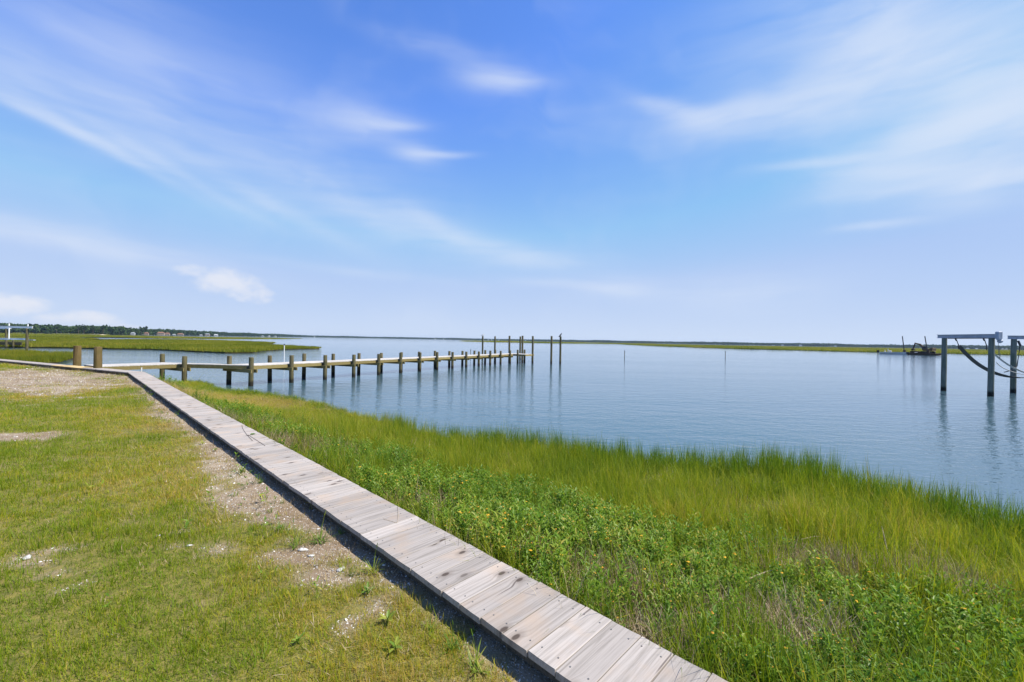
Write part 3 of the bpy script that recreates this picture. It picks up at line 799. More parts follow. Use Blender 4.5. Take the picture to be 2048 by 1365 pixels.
for y, hookz, m, tw, lo in ((27.85, 3.05, 'belt', lambda t: 1.15 - 0.9 * sstep(t, .15, .6), 1.02), (26.2, 3.02, 'belt_pale', lambda t: 1.2 - 1.1 * sstep(t, .1, .5), 1.18)):
    sl = lchild('sling', ribbon(sag((29.22, y, hookz - .02), (32.9, y - .1, lo), (37.4, y - .7, 2.6)), 0.21 if y > 27 else 0.09, 0.014, tw), M[m])
    mb = MB(); mb.tube([(28.97, y, PZ), (29.02, y, PZ - .12), (29.10, y, PZ - .22), (29.2, y, hookz)], [.02, .05, .02, .025], 8); o = lchild('hook', mb, M['steel'])
    mb = MB(); mb.tube([(29.19, y, hookz + .03), (29.17, y - .02, hookz - .12), (29.2, y, hookz - .26)], [.02, .035, .015], 6); lchild('shackle', mb, M['steel'])
mb = MB(); mb.tube(sag((29.3, 25.75, 2.05), (32.0, 26.0, 1.22), (37.4, 26.0, 1.15)), .022, 6); lchild('rope', mb, M['belt_pale'], smooth=True)
mb = MB(); mb.tube([(33.22, 27.85, PZ - .4), (33.0, 27.82, 1.75), (32.6, 27.75, 1.5), (32.1, 27.75, 1.36)], .03, 6); lchild('cable', mb, M['steel'])
mb = MB(); mb.tube([(33.6, 27.2, 1.03), (38, 26.6, 1.03)], .13, 12); lchild('padded_bunk', mb, M['belt'], smooth=True)

# ------------------------------------------------------------------ boat lift on the left
l2 = empty('boat_lift', (-76, 63.5, 0), label='bright aluminium boat lift with white guide posts at the left edge', category='boat lift')
L2 = -l2.location
def c2(name, mb, m):
    o = obj(name, mb.mesh(name, m) if isinstance(mb, MB) else mb, l2); o.location = L2; return o


for i, (x, y) in enumerate(((-72.4, 63.6), (-81.2, 63.6), (-88.2, 74.3), (-97, 74.3))):
    o = obj('pile', pile_mesh(3.38, 0.16, M['pile'], 220 + i), l2); o.location = Vector((x, y, 0)) + L2
c2('beam', ibeam((-71.6, 63.6, 3.55), (-82, 63.6, 3.53), .26, .2), M['alum_bright']); c2('beam', ibeam((-87.4, 74.3, 3.50), (-98, 74.3, 3.50), .3, .2), M['alum_bright'])
c2('cradle_beam', ibeam((-73.8, 65.0, 1.75), (-83, 65.0, 1.70), .26, .2), M['alum_bright'])
mb = MB(); mb.bar((-73.2, 65.3, 1.62), (-76.2, 66.5, 1.62), .25, .12); c2('bunk', mb, M['alum'])
for x0, z0, x1, z1 in ((-76.4, 4.1, -76.9, 1.85), (-73.55, 4.05, -73.95, 2.3)):
    mb = MB(); mb.tube([(x0, 64.7, z1 - .1), (x0 + .0, 64.7, z0)], .075, 8); c2('guide_post', mb, M['white'])
dk2 = empty('low_dock', (-92, 76, 0), label='dark low timber dock behind the left boat lift', category='dock')
for k in range(5):
    mb = MB(); mb.box((0, 0, 0), (12, .3, .06)); o = obj('plank', mb.mesh('plank', M['dark_timber']), dk2, (-1.2, k * .34, 1.05))
mb = MB(); mb.box((0, 0, 0), (12, .1, .5)); obj('stringer', mb.mesh('stringer', M['dark_timber']), dk2, (-1.2, -.2, .72))
for x in (3.5, -1, -6): obj('pile', pile_mesh(1.3, .14, M['pile'], int(x * 7) + 400), dk2, (x, -.4, 0))

# ------------------------------------------------------------------ stakes in the water
def stake(px, py0, py1, Y, r, m, lab, name='channel_stake', lean=0.0, capm=None):
    g = colx(px, py1, Y); t = colx(px, py0, Y); mb = MB(); mb.tube([(0, 0, -1.0), (lean, 0, t.z)], r, 8)
    o = obj(name, mb.mesh(name, m), None, (g.x, g.y, 0), label=lab, category='stake')
    mb = MB(); mb.tube([(lean, 0, t.z - .02), (lean, 0, t.z + .12)], r * 1.35, 8); obj('cap', mb.mesh('cap', capm or M['black']), o)


stake(1249, 703, 718, 74.9, .055, M['pile'], 'thin dark stake in open water to the right of the dock')
stake(1450.5, 704, 719, 81.3, .055, M['pile'], 'thin dark stake in open water nearer the barge')
stake(568, 690.5, 728, 44.5, .042, M['white'], 'white plastic pole standing behind the dock', 'white_pole')
stake(941, 701, 722, 70, .05, M['pile'], 'short dark stake behind the middle of the dock')
stake(283, 740, 745, 22.6, .018, M['white'], 'tiny white stake in the shallows beside the boardwalk bend', 'white_stake', capm=M['white'])

# ------------------------------------------------------------------ barge, push boat, excavator, crew (Z about 170 m)
bl, br = at(1812, 709.6, 0), at(1880, 711.6, 0)
bd = (br - bl); BLn = bd.length; bd.normalize(); brz = math.atan2(bd.y, bd.x); bc = (bl + br) / 2
barge = empty('work_barge', bc, brz, label='rusty flat work barge carrying an excavator and two spud poles', category='barge')
hl = BLn / 2
def raked(l, wd, z0, z1, rake):
    mb = MB(); vs = [(-l + rake, -wd, z0), (l - rake, -wd, z0), (l - rake, wd, z0), (-l + rake, wd, z0), (-l, -wd, z1), (l, -wd, z1), (l, wd, z1), (-l, wd, z1)]
    mb.add(vs, [(3, 2, 1, 0), (4, 5, 6, 7), (0, 1, 5, 4), (1, 2, 6, 5), (2, 3, 7, 6), (3, 0, 4, 7)]); return mb
obj('hull', raked(hl, 3.4, -.4, .75, 1.6).mesh('hull', M['rust']), barge)
mb = MB(); mb.box((0, -3.3, .84), (2 * hl - .6, .2, .14)); obj('coaming', mb.mesh('coaming', M['rust']), barge)
for x in (-hl + .8, hl * .55):
    mb = MB(); mb.tube([(x, -2.9, -1), (x - .95 if x < 0 else x - 1.2, -2.9, 7.4)], .17, 8); sp = obj('spud_pole', mb.mesh('spud_pole', M['steel']), barge)
    mb = MB(); mb.box((x - .15, -2.9, 1.3), (.7, .7, 1.1)); obj('spud_well', mb.mesh('spud_well', M['rust']), barge)
for i, (x, y, d_) in enumerate(((-hl + 2.2, 1.2, (2.2, 1.6, .8)), (-hl + 4.6, -2.1, (1.2, 1, .7)))):
    mb = MB(); mb.box((0, 0, 0), d_, .2 * i, bev=.06); o = obj('deck_box', mb.mesh('deck_box', M['rust']), None, barge.matrix_basis @ Vector((x, y, .75 + d_[2] / 2)), brz, label=('large rusty box' if i == 0 else 'small rusty box') + ' lying on the barge deck', category='box')
ex = empty('excavator', Matrix.Translation(bc) @ Matrix.Rotation(brz, 4, 'Z') @ Vector((1.6, 0, .76)), brz + R(172), label='worn orange excavator with folded boom on the barge deck', category='excavator')
for sg in (-1, 1):
    mb = MB(); pr = [(-1.7, .15), (-1.3, 0), (1.3, 0), (1.7, .15), (1.8, .45), (1.5, .8), (-1.5, .8), (-1.8, .45)]
    mb.add([(x, sg * 1.1 - .28, z) for x, z in pr] + [(x, sg * 1.1 + .28, z) for x, z in pr], [tuple(range(8)), tuple(range(8, 16))[::-1]] + [(i, (i + 1) % 8, (i + 1) % 8 + 8, i + 8) for i in range(8)])
    obj('track', mb.mesh('track', M['steel']), ex)
mb = MB(); mb.box((-.5, 0, 1.35), (2.9, 2.3, .9), bev=.12); mb.box((-1.6, 0, 1.9), (.8, 2.1, .5), bev=.1); obj('engine_housing', mb.mesh('engine_housing', M['orange_machine']), ex)
mb = MB(); mb.box((.7, .65, 1.95), (1.3, .9, 1.6), bev=.1); cb = obj('cab', mb.mesh('cab', M['steel']), ex)
mb = MB(); mb.box((.75, 1.11, 2.3), (.9, .02, .7)); obj('window', mb.mesh('window', M['glass']), cb)
mb = MB(); mb.bar((.9, -.2, 1.5), (2.6, -.2, 3.5), .38, .5); mb.bar((2.5, -.2, 3.45), (4.4, -.2, 3.9), .34, .42); obj('boom', mb.mesh('boom', M['orange_machine']), ex)
mb = MB(); mb.bar((4.2, -.2, 4.1), (4.9, -.2, 1.7), .28, .36); obj('stick', mb.mesh('stick', M['rust']), ex)
mb = MB(); mb.bar((1.9, -.2, 2.3), (3.2, -.2, 3.4), .14, .14); obj('hydraulic_ram', mb.mesh('hydraulic_ram', M['steel']), ex)
mb = MB(); mb.box((4.9, -.2, 1.35), (.8, 1.0, .8), bev=.15); obj('bucket', mb.mesh('bucket', M['rust']), ex)

pl, pr_ = at(1759, 708.4, 0), at(1815, 709.9, 0)
pd = (pr_ - pl); pL = pd.length; pd.normalize(); prz = math.atan2(pd.y, pd.x)
boat = empty('push_boat', pl, prz, label='low pale work boat with a black outboard pushing the barge', category='boat')
mb = MB(); st = [(0, 1.15, .85), (pL * .5, 1.2, .9), (pL * .85, .9, 1.0), (pL, .15, 1.15)]; vs = []
for x, hw, zt in st: vs += [(x, -hw * .7, -.3), (x, -hw, zt), (x, -hw * .9, zt), (x, -hw * .8, .35), (x, hw * .8, .35), (x, hw * .9, zt), (x, hw, zt), (x, hw * .7, -.3)]
fs = [(i * 8 + k, i * 8 + (k + 1) % 8, i * 8 + 8 + (k + 1) % 8, i * 8 + 8 + k) for i in range(3) for k in range(8)] + [tuple(range(8)), tuple(range(24, 32))[::-1]]
mb.add(vs, fs); obj('hull', mb.mesh('hull', M['hull']), boat)
mb = MB(); mb.box((-.45, 0, 1.15), (.8, .62, .9), bev=.14); mb.box((-.5, 0, .4), (.3, .25, 1.2)); obj('outboard', mb.mesh('outboard', M['black']), boat)
mb = MB(); mb.box((3.3, 0, .95), (.8, .8, 1.2), bev=.1); cn = obj('console', mb.mesh('console', M['white_paint']), boat)
mb = MB(); mb.box((1.7, 0, .6), (.6, 1.1, .5), bev=.06); obj('seat', mb.mesh('seat', M['white_paint']), boat)
def person(p, rz, m, seated, lab, skin_m):
    z = -.42 if seated else 0
    J = [((0, 0, .95 + z), .15), ((0, 0, 1.2 + z), .15), ((0, 0, 1.42 + z), .16), ((0, 0, 1.53 + z), .06), ((.02, 0, 1.66 + z), .10), ((.02, 0, 1.74 + z), .09)]
    E_ = [(0, 1), (1, 2), (2, 3), (3, 4), (4, 5)]
    for sg in (-1, 1):
        b = len(J); J += [((0, sg * .2, 1.42 + z), .065), ((.06, sg * .26, 1.15 + z), .05), ((.28, sg * .2, 1.05 + z), .042), ((.36, sg * .18, 1.06 + z), .038)]; E_ += [(2, b), (b, b + 1), (b + 1, b + 2), (b + 2, b + 3)]
        b = len(J)
        J += [((.03, sg * .1, .88 + z), .09), ((.44, sg * .11, .52), .065), ((.42, sg * .11, .1), .045), ((.55, sg * .11, .04), .04)] if seated else [((0, sg * .1, .85), .09), ((.02, sg * .11, .48), .065), ((0, sg * .11, .09), .045), ((.14, sg * .12, .04), .04)]
        E_ += [(0, b), (b, b + 1), (b + 1, b + 2), (b + 2, b + 3)]
    o = skin_body('person', J, E_, m, label=lab, category='person', sub=1); o.location = p; o.rotation_euler = (0, 0, rz)
    mb = MB(); mb.tube([(.02, 0, 1.72 + z), (.02, 0, 1.80 + z), (.02, 0, 1.85 + z)], [.115, .105, .05], 10); mb.box((.12, 0, 1.735 + z), (.14, .16, .02)); obj('cap', mb.mesh('cap', M['cap']), o)
    return o
BM_ = Matrix.Translation(pl) @ Matrix.Rotation(prz, 4, 'Z')
person(BM_ @ Vector((1.7, -.1, .38)), prz, M['shirt'], True, 'person in pale shirt and white cap seated near the outboard', None)
person(BM_ @ Vector((2.6, .1, .36)), prz, M['shirt'], False, 'person in pale shirt and white cap standing at the boat console', None)
for i, (x, m, lab) in enumerate(((5.2, 'orange_machine', 'orange bin nearest the console in the work boat'), (8.6, 'black', 'black crate amid the work boat'), (11.0, 'white_paint', 'white tub towards the bow of the work boat'))):
    mb = MB(); mb.box((0, 0, .35), (.9, .9, .7), bev=.07); obj('gear_box', mb.mesh('gear_box', M[m]), None, BM_ @ Vector((x, 0, .36)), prz, label=lab, category='box')


def foam_fn(n, out):
    pos = n.new('ShaderNodeNewGeometry').outputs['Position']
    t = n.mapr(n.noise(n.mapping(pos, rot=(0, 0, -prz), scale=(.25, 1.4, 1)), 1.0, 4.0), .42, .62, 0, .8)
    p = n.new('ShaderNodeBsdfPrincipled', Roughness=.9); n.set(p, 'Base Color', (.7, .73, .76, 1)); tr = n.new('ShaderNodeBsdfTransparent')
    ms = n.new('ShaderNodeMixShader', Fac=t); n.set(ms, 1, tr.outputs[0]); n.set(ms, 2, p.outputs[0]); n.set(out, 'Surface', ms.outputs[0])
M['foam'] = mat('foam', foam_fn)
wk = BM_; mb = MB()
mb.add([wk @ Vector(v) for v in ((-1, -.6, .02), (-1, .6, .02), (-30, 2.6, .02), (-30, -2.6, .02))], [(0, 1, 2, 3)])
bwk = Matrix.Translation(bc) @ Matrix.Rotation(brz, 4, 'Z')
mb.add([bwk @ Vector(v) for v in ((hl - 1.2, -3.6, .02), (hl + 2.2, -4.2, .02), (hl + 2.2, 3, .02), (hl - 1.2, 3, .02))], [(0, 1, 2, 3)])
obj('wake_foam', mb.mesh('wake_foam', M['foam']), kind='stuff')

# ------------------------------------------------------------------ plants: prototypes and scattering
def blade(mb, base, h, wd, lean, az_, curl, mi=0, seg=3):
    """one grass blade: a tapering strip that leans and curls"""
    dx, dy = math.cos(az_), math.sin(az_); sx, sy = -dy, dx
    vs = []; x = z = 0.0; ang = lean; st = h / seg
    for k in range(seg + 1):
        wk_ = wd / 2 * (1 - (k / seg) ** 1.6) if k else wd / 2
        cx, cy, cz = base[0] + dx * x, base[1] + dy * x, base[2] + z
        if k < seg: vs += [(cx - sx * wk_, cy - sy * wk_, cz), (cx + sx * wk_, cy + sy * wk_, cz)]
        else: vs.append((cx, cy, cz))
        x += math.sin(ang) * st; z += math.cos(ang) * st; ang += curl / seg
    fs = [(2 * k, 2 * k + 1, 2 * k + 3, 2 * k + 2) for k in range(seg - 1)] + [(2 * seg - 2, 2 * seg - 1, 2 * seg)]
    mb.add(vs, fs, mi)


def tuft(seed, n, rad, h, wd, lean, curl, m, seg=3, hv=.35):
    q = random.Random(seed); mb = MB()
    for _ in range(n):
        r_ = rad * math.sqrt(q.random()); t = q.uniform(0, 6.283)
        blade(mb, (r_ * math.cos(t), r_ * math.sin(t), -.01), h * q.uniform(1 - hv, 1 + hv), wd * q.uniform(.7, 1.3), abs(q.gauss(0, lean)), q.uniform(0, 6.283), q.gauss(0, curl), 0, seg)
    return mesh('tuft', mb.v, mb.f, m)


def leaf(mb, base, d, up, L, Wd, mi=0, fold=.25):
    d = Vector(d).normalized(); s = d.cross(Vector(up)).normalized(); n = s.cross(d).normalized(); b = Vector(base)
    vs = [b, b + d * L * .35 + s * Wd / 2 + n * Wd * fold, b + d * L * .35 - n * 0, b + d * L * .35 - s * Wd / 2 + n * Wd * fold, b + d * L * .75 + s * Wd * .36 + n * Wd * fold * .6, b + d * L * .75, b + d * L * .75 - s * Wd * .36 + n * Wd * fold * .6, b + d * L - n * L * .08]
    mb.add(vs, [(0, 2, 1), (0, 3, 2), (1, 2, 5, 4), (2, 3, 6, 5), (4, 5, 7), (5, 6, 7)], mi)


def forb(seed, stems, rad, h, flower):
    q = random.Random(seed); mb = MB()
    for _ in range(stems):
        r_ = rad * math.sqrt(q.random()); t = q.uniform(0, 6.283); hh = h * q.uniform(.65, 1.2)
        b = Vector((r_ * math.cos(t), r_ * math.sin(t), 0)); top = b + Vector((q.gauss(0, .05), q.gauss(0, .05), hh))
        mb.add([b + Vector((.003, 0, 0)), b - Vector((.003, 0, 0)), top], [(0, 1, 2)], 0)
        mb.add([b + Vector((0, .003, 0)), b - Vector((0, .003, 0)), top], [(0, 1, 2)], 0)
        k = int(hh / .033); a0 = q.uniform(0, 3.14)
        for i in range(2, k + 1):
            p = b.lerp(top, i / k); a = a0 + i * 1.57
            for sg in (0, math.pi):
                el_ = q.uniform(.35, .95); dr = Vector((math.cos(a + sg) * math.cos(el_), math.sin(a + sg) * math.cos(el_), math.sin(el_)))
                leaf(mb, p, dr, (0, 0, 1), q.uniform(.042, .072), q.uniform(.014, .022), 0)
        if flower and q.random() < .32:
            c = top + Vector((0, 0, .022)); n = 7; rr = q.uniform(.007, .0105)
            mb.add([top + Vector((.002, 0, 0)), top - Vector((.002, 0, 0)), c], [(0, 1, 2)], 0)
            ring = [c + Vector((math.cos(2 * math.pi * j / n) * rr, math.sin(2 * math.pi * j / n) * rr, 0)) for j in range(n)]
            mb.add(ring + [c + Vector((0, 0, rr * .8)), c - Vector((0, 0, rr * .7))], [(j, (j + 1) % n, n) for j in range(n)] + [((j + 1) % n, j, n + 1) for j in range(n)], 2)
            if q.random() < .22:
                for j in range(9):
                    a = 2 * math.pi * j / 9; u = Vector((math.cos(a), math.sin(a), 0)); v = Vector((-u.y, u.x, 0))
                    mb.add([c + u * rr * .8 - v * .003, c + u * rr * .8 + v * .003, c + u * (rr + .011) + v * .003 - Vector((0, 0, .002)), c + u * (rr + .011) - v * .003 - Vector((0, 0, .002))], [(0, 1, 2, 3)], 1)
    m = mesh('forb', mb.v, mb.f, [M['forb'], M['petal'], M['disc']]); m.polygons.foreach_set('material_index', mb.mi); return m


def scatter(name, protos, P, rot, scl, tint, idx=None, **props):
    """one object of uncountable growth: points that carry the prototype meshes as instances"""
    n = len(P); pc = bpy.data.collections.new(name + '_kinds')
    for i, m in enumerate(protos): pc.objects.link(bpy.data.objects.new('%s_kind_%02d' % (name, i), m))
    me = bpy.data.meshes.new(name); me.vertices.add(n); me.vertices.foreach_set('co', np.asarray(P, np.float32).ravel())
    if np.ndim(scl) == 1: scl = np.stack([scl] * 3, -1)
    for nm, ty, arr, key in (('rot', 'FLOAT_VECTOR', rot, 'vector'), ('scl', 'FLOAT_VECTOR', scl, 'vector'), ('tint', 'FLOAT', tint, 'value'),
                             ('kindi', 'INT', rng.integers(0, len(protos), n) if idx is None else idx, 'value')):
        a = me.attributes.new(nm, ty, 'POINT'); a.data.foreach_set(key, np.asarray(arr, np.int32 if ty == 'INT' else np.float32).ravel())
    o = obj(name, me, **props)
    g = bpy.data.node_groups.new(name, 'GeometryNodeTree')
    g.interface.new_socket('Geometry', in_out='INPUT', socket_type='NodeSocketGeometry'); g.interface.new_socket('Geometry', in_out='OUTPUT', socket_type='NodeSocketGeometry')
    N = g.nodes; gi = N.new('NodeGroupInput'); go = N.new('NodeGroupOutput'); ip = N.new('GeometryNodeInstanceOnPoints'); ci = N.new('GeometryNodeCollectionInfo')
    ci.inputs['Collection'].default_value = pc; ci.inputs['Separate Children'].default_value = True; ci.inputs['Reset Children'].default_value = True
    def na(nm, ty):
        x = N.new('GeometryNodeInputNamedAttribute'); x.data_type = ty; x.inputs[0].default_value = nm; return x.outputs[0]
    ip.inputs['Pick Instance'].default_value = True
    L_ = g.links.new; L_(gi.outputs[0], ip.inputs['Points']); L_(ci.outputs[0], ip.inputs['Instance'])
    L_(na('kindi', 'INT'), ip.inputs['Instance Index']); L_(na('rot', 'FLOAT_VECTOR'), ip.inputs['Rotation']); L_(na('scl', 'FLOAT_VECTOR'), ip.inputs['Scale'])
    L_(ip.outputs[0], go.inputs[0])
    o.modifiers.new('scatter', 'NODES').node_group = g
    return o


def rots(n, tilt=.12):
    return np.stack([rng.normal(0, tilt, n), rng.normal(0, tilt, n), rng.uniform(0, 6.283, n)], -1)


def in_view(x, y, margin=0.2):
    return (y > 1.2) & (np.abs(x) < (1.205 + margin) * y + 1.2)


def sample(x0, x1, y0, y1, dens_fn, dmax):
    n = int((x1 - x0) * (y1 - y0) * dmax); x = rng.uniform(x0, x1, n); y = rng.uniform(y0, y1, n)
    k = in_view(x, y); x, y = x[k], y[k]
    k = rng.uniform(0, dmax, len(x)) < dens_fn(x, y); return x[k], y[k]


# ---- lawn
lawn_p = [tuft(30, 16, .08, .085, .004, .9, .8, M['lawn'], 3)] + [tuft(k, 26, .075, .031, .0036, .95, .9, M['lawn'], 2) for k in range(6)] + [tuft(20 + k, 22, .07, .046, .0036, .75, 1.0, M['lawn'], 3) for k in range(2)]
def lawn_d(x, y):
    r_ = np.hypot(x, y); d, db, t = land_fields(x, y); b = bare_field(x, y, db)
    on = (db < -0.62) & (d > 0.1)
    return on * (1 - 0.96 * b) * np.clip(6500 / (r_ + 1) ** 1.45, 70, 1100)
X, Y = [], []
for x0, x1, y0, y1, dm in ((-7, 1.2, 1.7, 7, 1100), (-14, 0, 7, 13, 300), (-14, -7, 1.7, 7, 320), (-36, 0, 13, 30, 110), (-36, -14, 7, 13, 140)):
    a, b = sample(x0, x1, y0, y1, lawn_d, dm); X.append(a); Y.append(b)
X, Y = np.concatenate(X), np.concatenate(Y); Z = ground_z(X, Y); r_ = np.hypot(X, Y)
tn = 0.43 + (fbm(X, Y, .6, 4, 31) - .5) * 1.9 + (fbm(X, Y, 3.2, 3, 32) - .5) * 0.7 + rng.normal(0, .10, len(X))
gdl, gdbl, _ = land_fields(X, Y); bl_ = bare_field(X, Y, gdbl); tn = np.clip(tn + bl_ * .35, 0, 1)
sc = (0.75 + r_ * .075) * rng.uniform(.7, 1.25, len(X)) * (1 - .3 * bl_)
scatter('lawn_grass', lawn_p, np.stack([X, Y, Z], -1), rots(len(X), .15), np.stack([sc, sc, np.minimum(sc, 1.5) * (0.45 + 1.4 * fbm(X, Y, 1.6, 3, 35))], -1), tn, kind='stuff')

# ---- shell grit on the bare ground
def chip(seed):
    q = random.Random(seed); n = 6; a = [(math.cos(2 * math.pi * k / n) * q.uniform(.6, 1.1), math.sin(2 * math.pi * k / n) * q.uniform(.45, .8), q.uniform(-.05, .15)) for k in range(n)]
    mb = MB(); mb.add(a + [(0, 0, .38), (0, 0, -.1)], [(k, (k + 1) % n, n) for k in range(n)] + [((k + 1) % n, k, n + 1) for k in range(n)]); return mesh('chip', mb.v, mb.f, M['shell'])
def shell_d(x, y):
    d, db, t = land_fields(x, y); b = bare_field(x, y, db); r0 = np.hypot(x, y)
    return (db < -.35) * (d > 0) * b * np.clip(10000 / r0 ** 1.3, 110, 2600) * (0.25 + 1.3 * fbm(x, y, 2.0, 3, 61))
X, Y = [], []
for x0, x1, y0, y1, dm in ((-6, 1.2, 1.8, 7, 2600), (-14, -2, 5, 14, 800), (-34, -10, 12, 27, 260)):
    a, b = sample(x0, x1, y0, y1, shell_d, dm); X.append(a); Y.append(b)
X, Y = np.concatenate(X), np.concatenate(Y); r_ = np.hypot(X, Y)
scatter('shell_gravel', [chip(k) for k in range(6)], np.stack([X, Y, ground_z(X, Y)], -1), rots(len(X), .5), rng.lognormal(0, .45, len(X)) * .0044 * (1 + r_ * .07), np.clip(rng.normal(.5, .25, len(X)), 0, 1), kind='stuff')

# ---- dry litter (short brown straws) over thin lawn and bare ground
lit = [tuft(300 + k, 12, .08, .048, .0026, 1.5, .25, M['straw'], 2) for k in range(4)]
def lit_d(x, y):
    d, db, t = land_fields(x, y); b = bare_field(x, y, db); r0 = np.hypot(x, y)
    return (db < -.35) * (d > 0) * (3 + 150 * b * (1 - .7 * b) + 60 * np.exp(-np.abs(db + .9) / .5)) * np.clip(6 / r0, .2, 1.5) * fbm(x, y, 1.2, 3, 71) * 1.6
X, Y = sample(-12, 1.2, 1.8, 12, lit_d, 260); X2, Y2 = sample(-30, -8, 12, 24, lit_d, 60); X, Y = np.concatenate([X, X2]), np.concatenate([Y, Y2])
scatter('dry_litter', lit, np.stack([X, Y, ground_z(X, Y) + .012], -1), rots(len(X), .12), rng.uniform(.7, 1.4, len(X)) * (1 + np.hypot(X, Y) * .04), rng.uniform(0, .55, len(X)), kind='stuff')

# ---- marsh
ORANGE = [(at(450, 790, .5), 3.4, 2.2), (at(560, 785, .45), 2.8, 1.8), (at(690, 800, .5), 1.5, .8)]
BROWN = [(at(1185, 1165, .9), .42, .26), (at(1270, 1185, .85), .30, .26), (at(1075, 1110, .95), .34, .2), (at(860, 1010, .95), .25, .2), (at(525, 850, .9), .6, .35), (at(1665, 1150, .5), .5, .3), (at(1790, 1165, .4), .35, .25),
         (at(610, 890, .9), .6, .4), (at(1310, 1290, .9), .25, .2), (at(1560, 1290, .7), .4, .3), (at(1880, 1190, .35), .5, .3), (at(760, 850, .6), .4, .3)]
def blobs(x, y, L_):
    r0 = np.zeros(np.shape(x))
    for c, a, b in L_: r0 = np.maximum(r0, np.exp(-(((x - c.x) / a / 1.25) ** 2 + ((y - c.y) / b / 1.25) ** 2) ** 1.5))
    return r0
def forb_w(x, y, d, db):
    """how much sea oxeye grows here: a belt along the walk that widens towards the camera's right"""
    r0 = np.hypot(x, y); wid = 3.1 - .16 * np.clip(y - 2.5, 0, 14) + (fbm(x, y, .5, 3, 41) - .5) * 2.2
    f = sstep(db, .02, .35) * (1 - sstep(db, wid * .75, wid * 1.15)) * (.34 + .9 * sstep(fbm(x, y, 1.1, 3, 42), .38, .6))
    return f * (1 - .97 * blobs(x, y, BROWN))
def marsh_pts(regions, fn):
    X, Y = [], []
    for x0, x1, y0, y1, dm in regions:
        a, b = sample(x0, x1, y0, y1, lambda u, v: np.minimum(fn(u, v), dm), dm); X.append(a); Y.append(b)
    return np.concatenate(X), np.concatenate(Y)
REG = ((-3, 8.5, 1.8, 6.5, 210), (-8, 9, 6.5, 12, 130), (-14, -3, 9, 16, 90), (-22, -6, 14, 27, 60))

fine_p = [tuft(58 + k, 7, .10, .52, .005, .45, 1.9, M['fine'], 6) for k in range(2)] + [tuft(40 + k, 24, .11, .34, .0060, .42, .9, M['fine'], 3, .5) for k in range(6)] + [tuft(50 + k, 20, .11, .42, .0058, .5, 1.3, M['fine'], 4) for k in range(2)]
def fine_d(x, y):
    d, db, t = land_fields(x, y); r0 = np.hypot(x, y); fw = forb_w(x, y, d, db)
    return (db > .04) * (d > .25) * (1 - .8 * np.clip(fw, 0, 1)) * (1 - .93 * blobs(x, y, BROWN)) * np.clip(620 / (r0 + 1), 40, 150) * (.35 + 1.1 * sstep(fbm(x, y, 1.6, 3, 54), .3, .6))
X, Y = marsh_pts(REG, fine_d); d, db, t = land_fields(X, Y); r_ = np.hypot(X, Y); orr = blobs(X, Y, ORANGE)
tn = .37 + (fbm(X, Y, .35, 3, 51) - .5) * .9 + (fbm(X, Y, 1.8, 3, 52) - .5) * .7 + orr * .62 - .30 * np.exp(-np.clip(d - .2, 0, None) / .7) - .10 * sstep(X, 1.0, 6.0) + rng.normal(0, .09, len(X))
hgt = (.38 + 1.15 * fbm(X, Y, 1.3, 3, 53)) * (1 - .3 * np.clip(forb_w(X, Y, d, db), 0, 1)) * np.where(db < .5, .55 + db * .9, 1.0) * (1 - .45 * orr) * (1 - .45 * sstep(r_, 11, 17))
sc = rng.uniform(.8, 1.2, len(X)) * (1 + np.clip(r_ - 8, 0, None) * .05)
scatter('marsh_hay', fine_p, np.stack([X, Y, ground_z(X, Y)], -1), rots(len(X), .16), np.stack([sc, sc, hgt * rng.uniform(.8, 1.2, len(X))], -1), np.clip(tn, 0, 1), kind='stuff')

cord_p = [tuft(70 + k, 16, .11, .62, .0085, .13, .35, M['cord'], 3, .3) for k in range(6)]
def cord_d(x, y):
    d, db, t = land_fields(x, y); r0 = np.hypot(x, y); wid = np.where(x > 0, 1.25 + .10 * x, .9) * (.6 + .8 * fbm(x, y, .7, 3, 55))
    return (db > .3) * (d > -.30) * (1 - sstep(d, wid * .5, wid)) * np.where(d < .05, .35, 1) * np.clip(420 / (r0 + 1), 22, 60)
X, Y = marsh_pts(REG, cord_d); d, db, t = land_fields(X, Y); r_ = np.hypot(X, Y)
hgt = (.52 + .55 * fbm(X, Y, .9, 3, 57)) * np.where(r_ > 15, .55, 1.0) * np.where(d < 0, .9, 1.0) * (1 - .35 * sstep(-X, 1, 6))
tn = .42 + (fbm(X, Y, .8, 3, 58) - .5) * .8 + .25 * sstep(r_, 9, 15) + rng.normal(0, .1, len(X))
scatter('cordgrass', cord_p, np.stack([X, Y, np.maximum(ground_z(X, Y), -.25)], -1), rots(len(X), .09), np.stack([rng.uniform(.8, 1.2, len(X))] * 2 + [hgt * rng.uniform(.75, 1.2, len(X))], -1), np.clip(tn, 0, 1), kind='stuff')

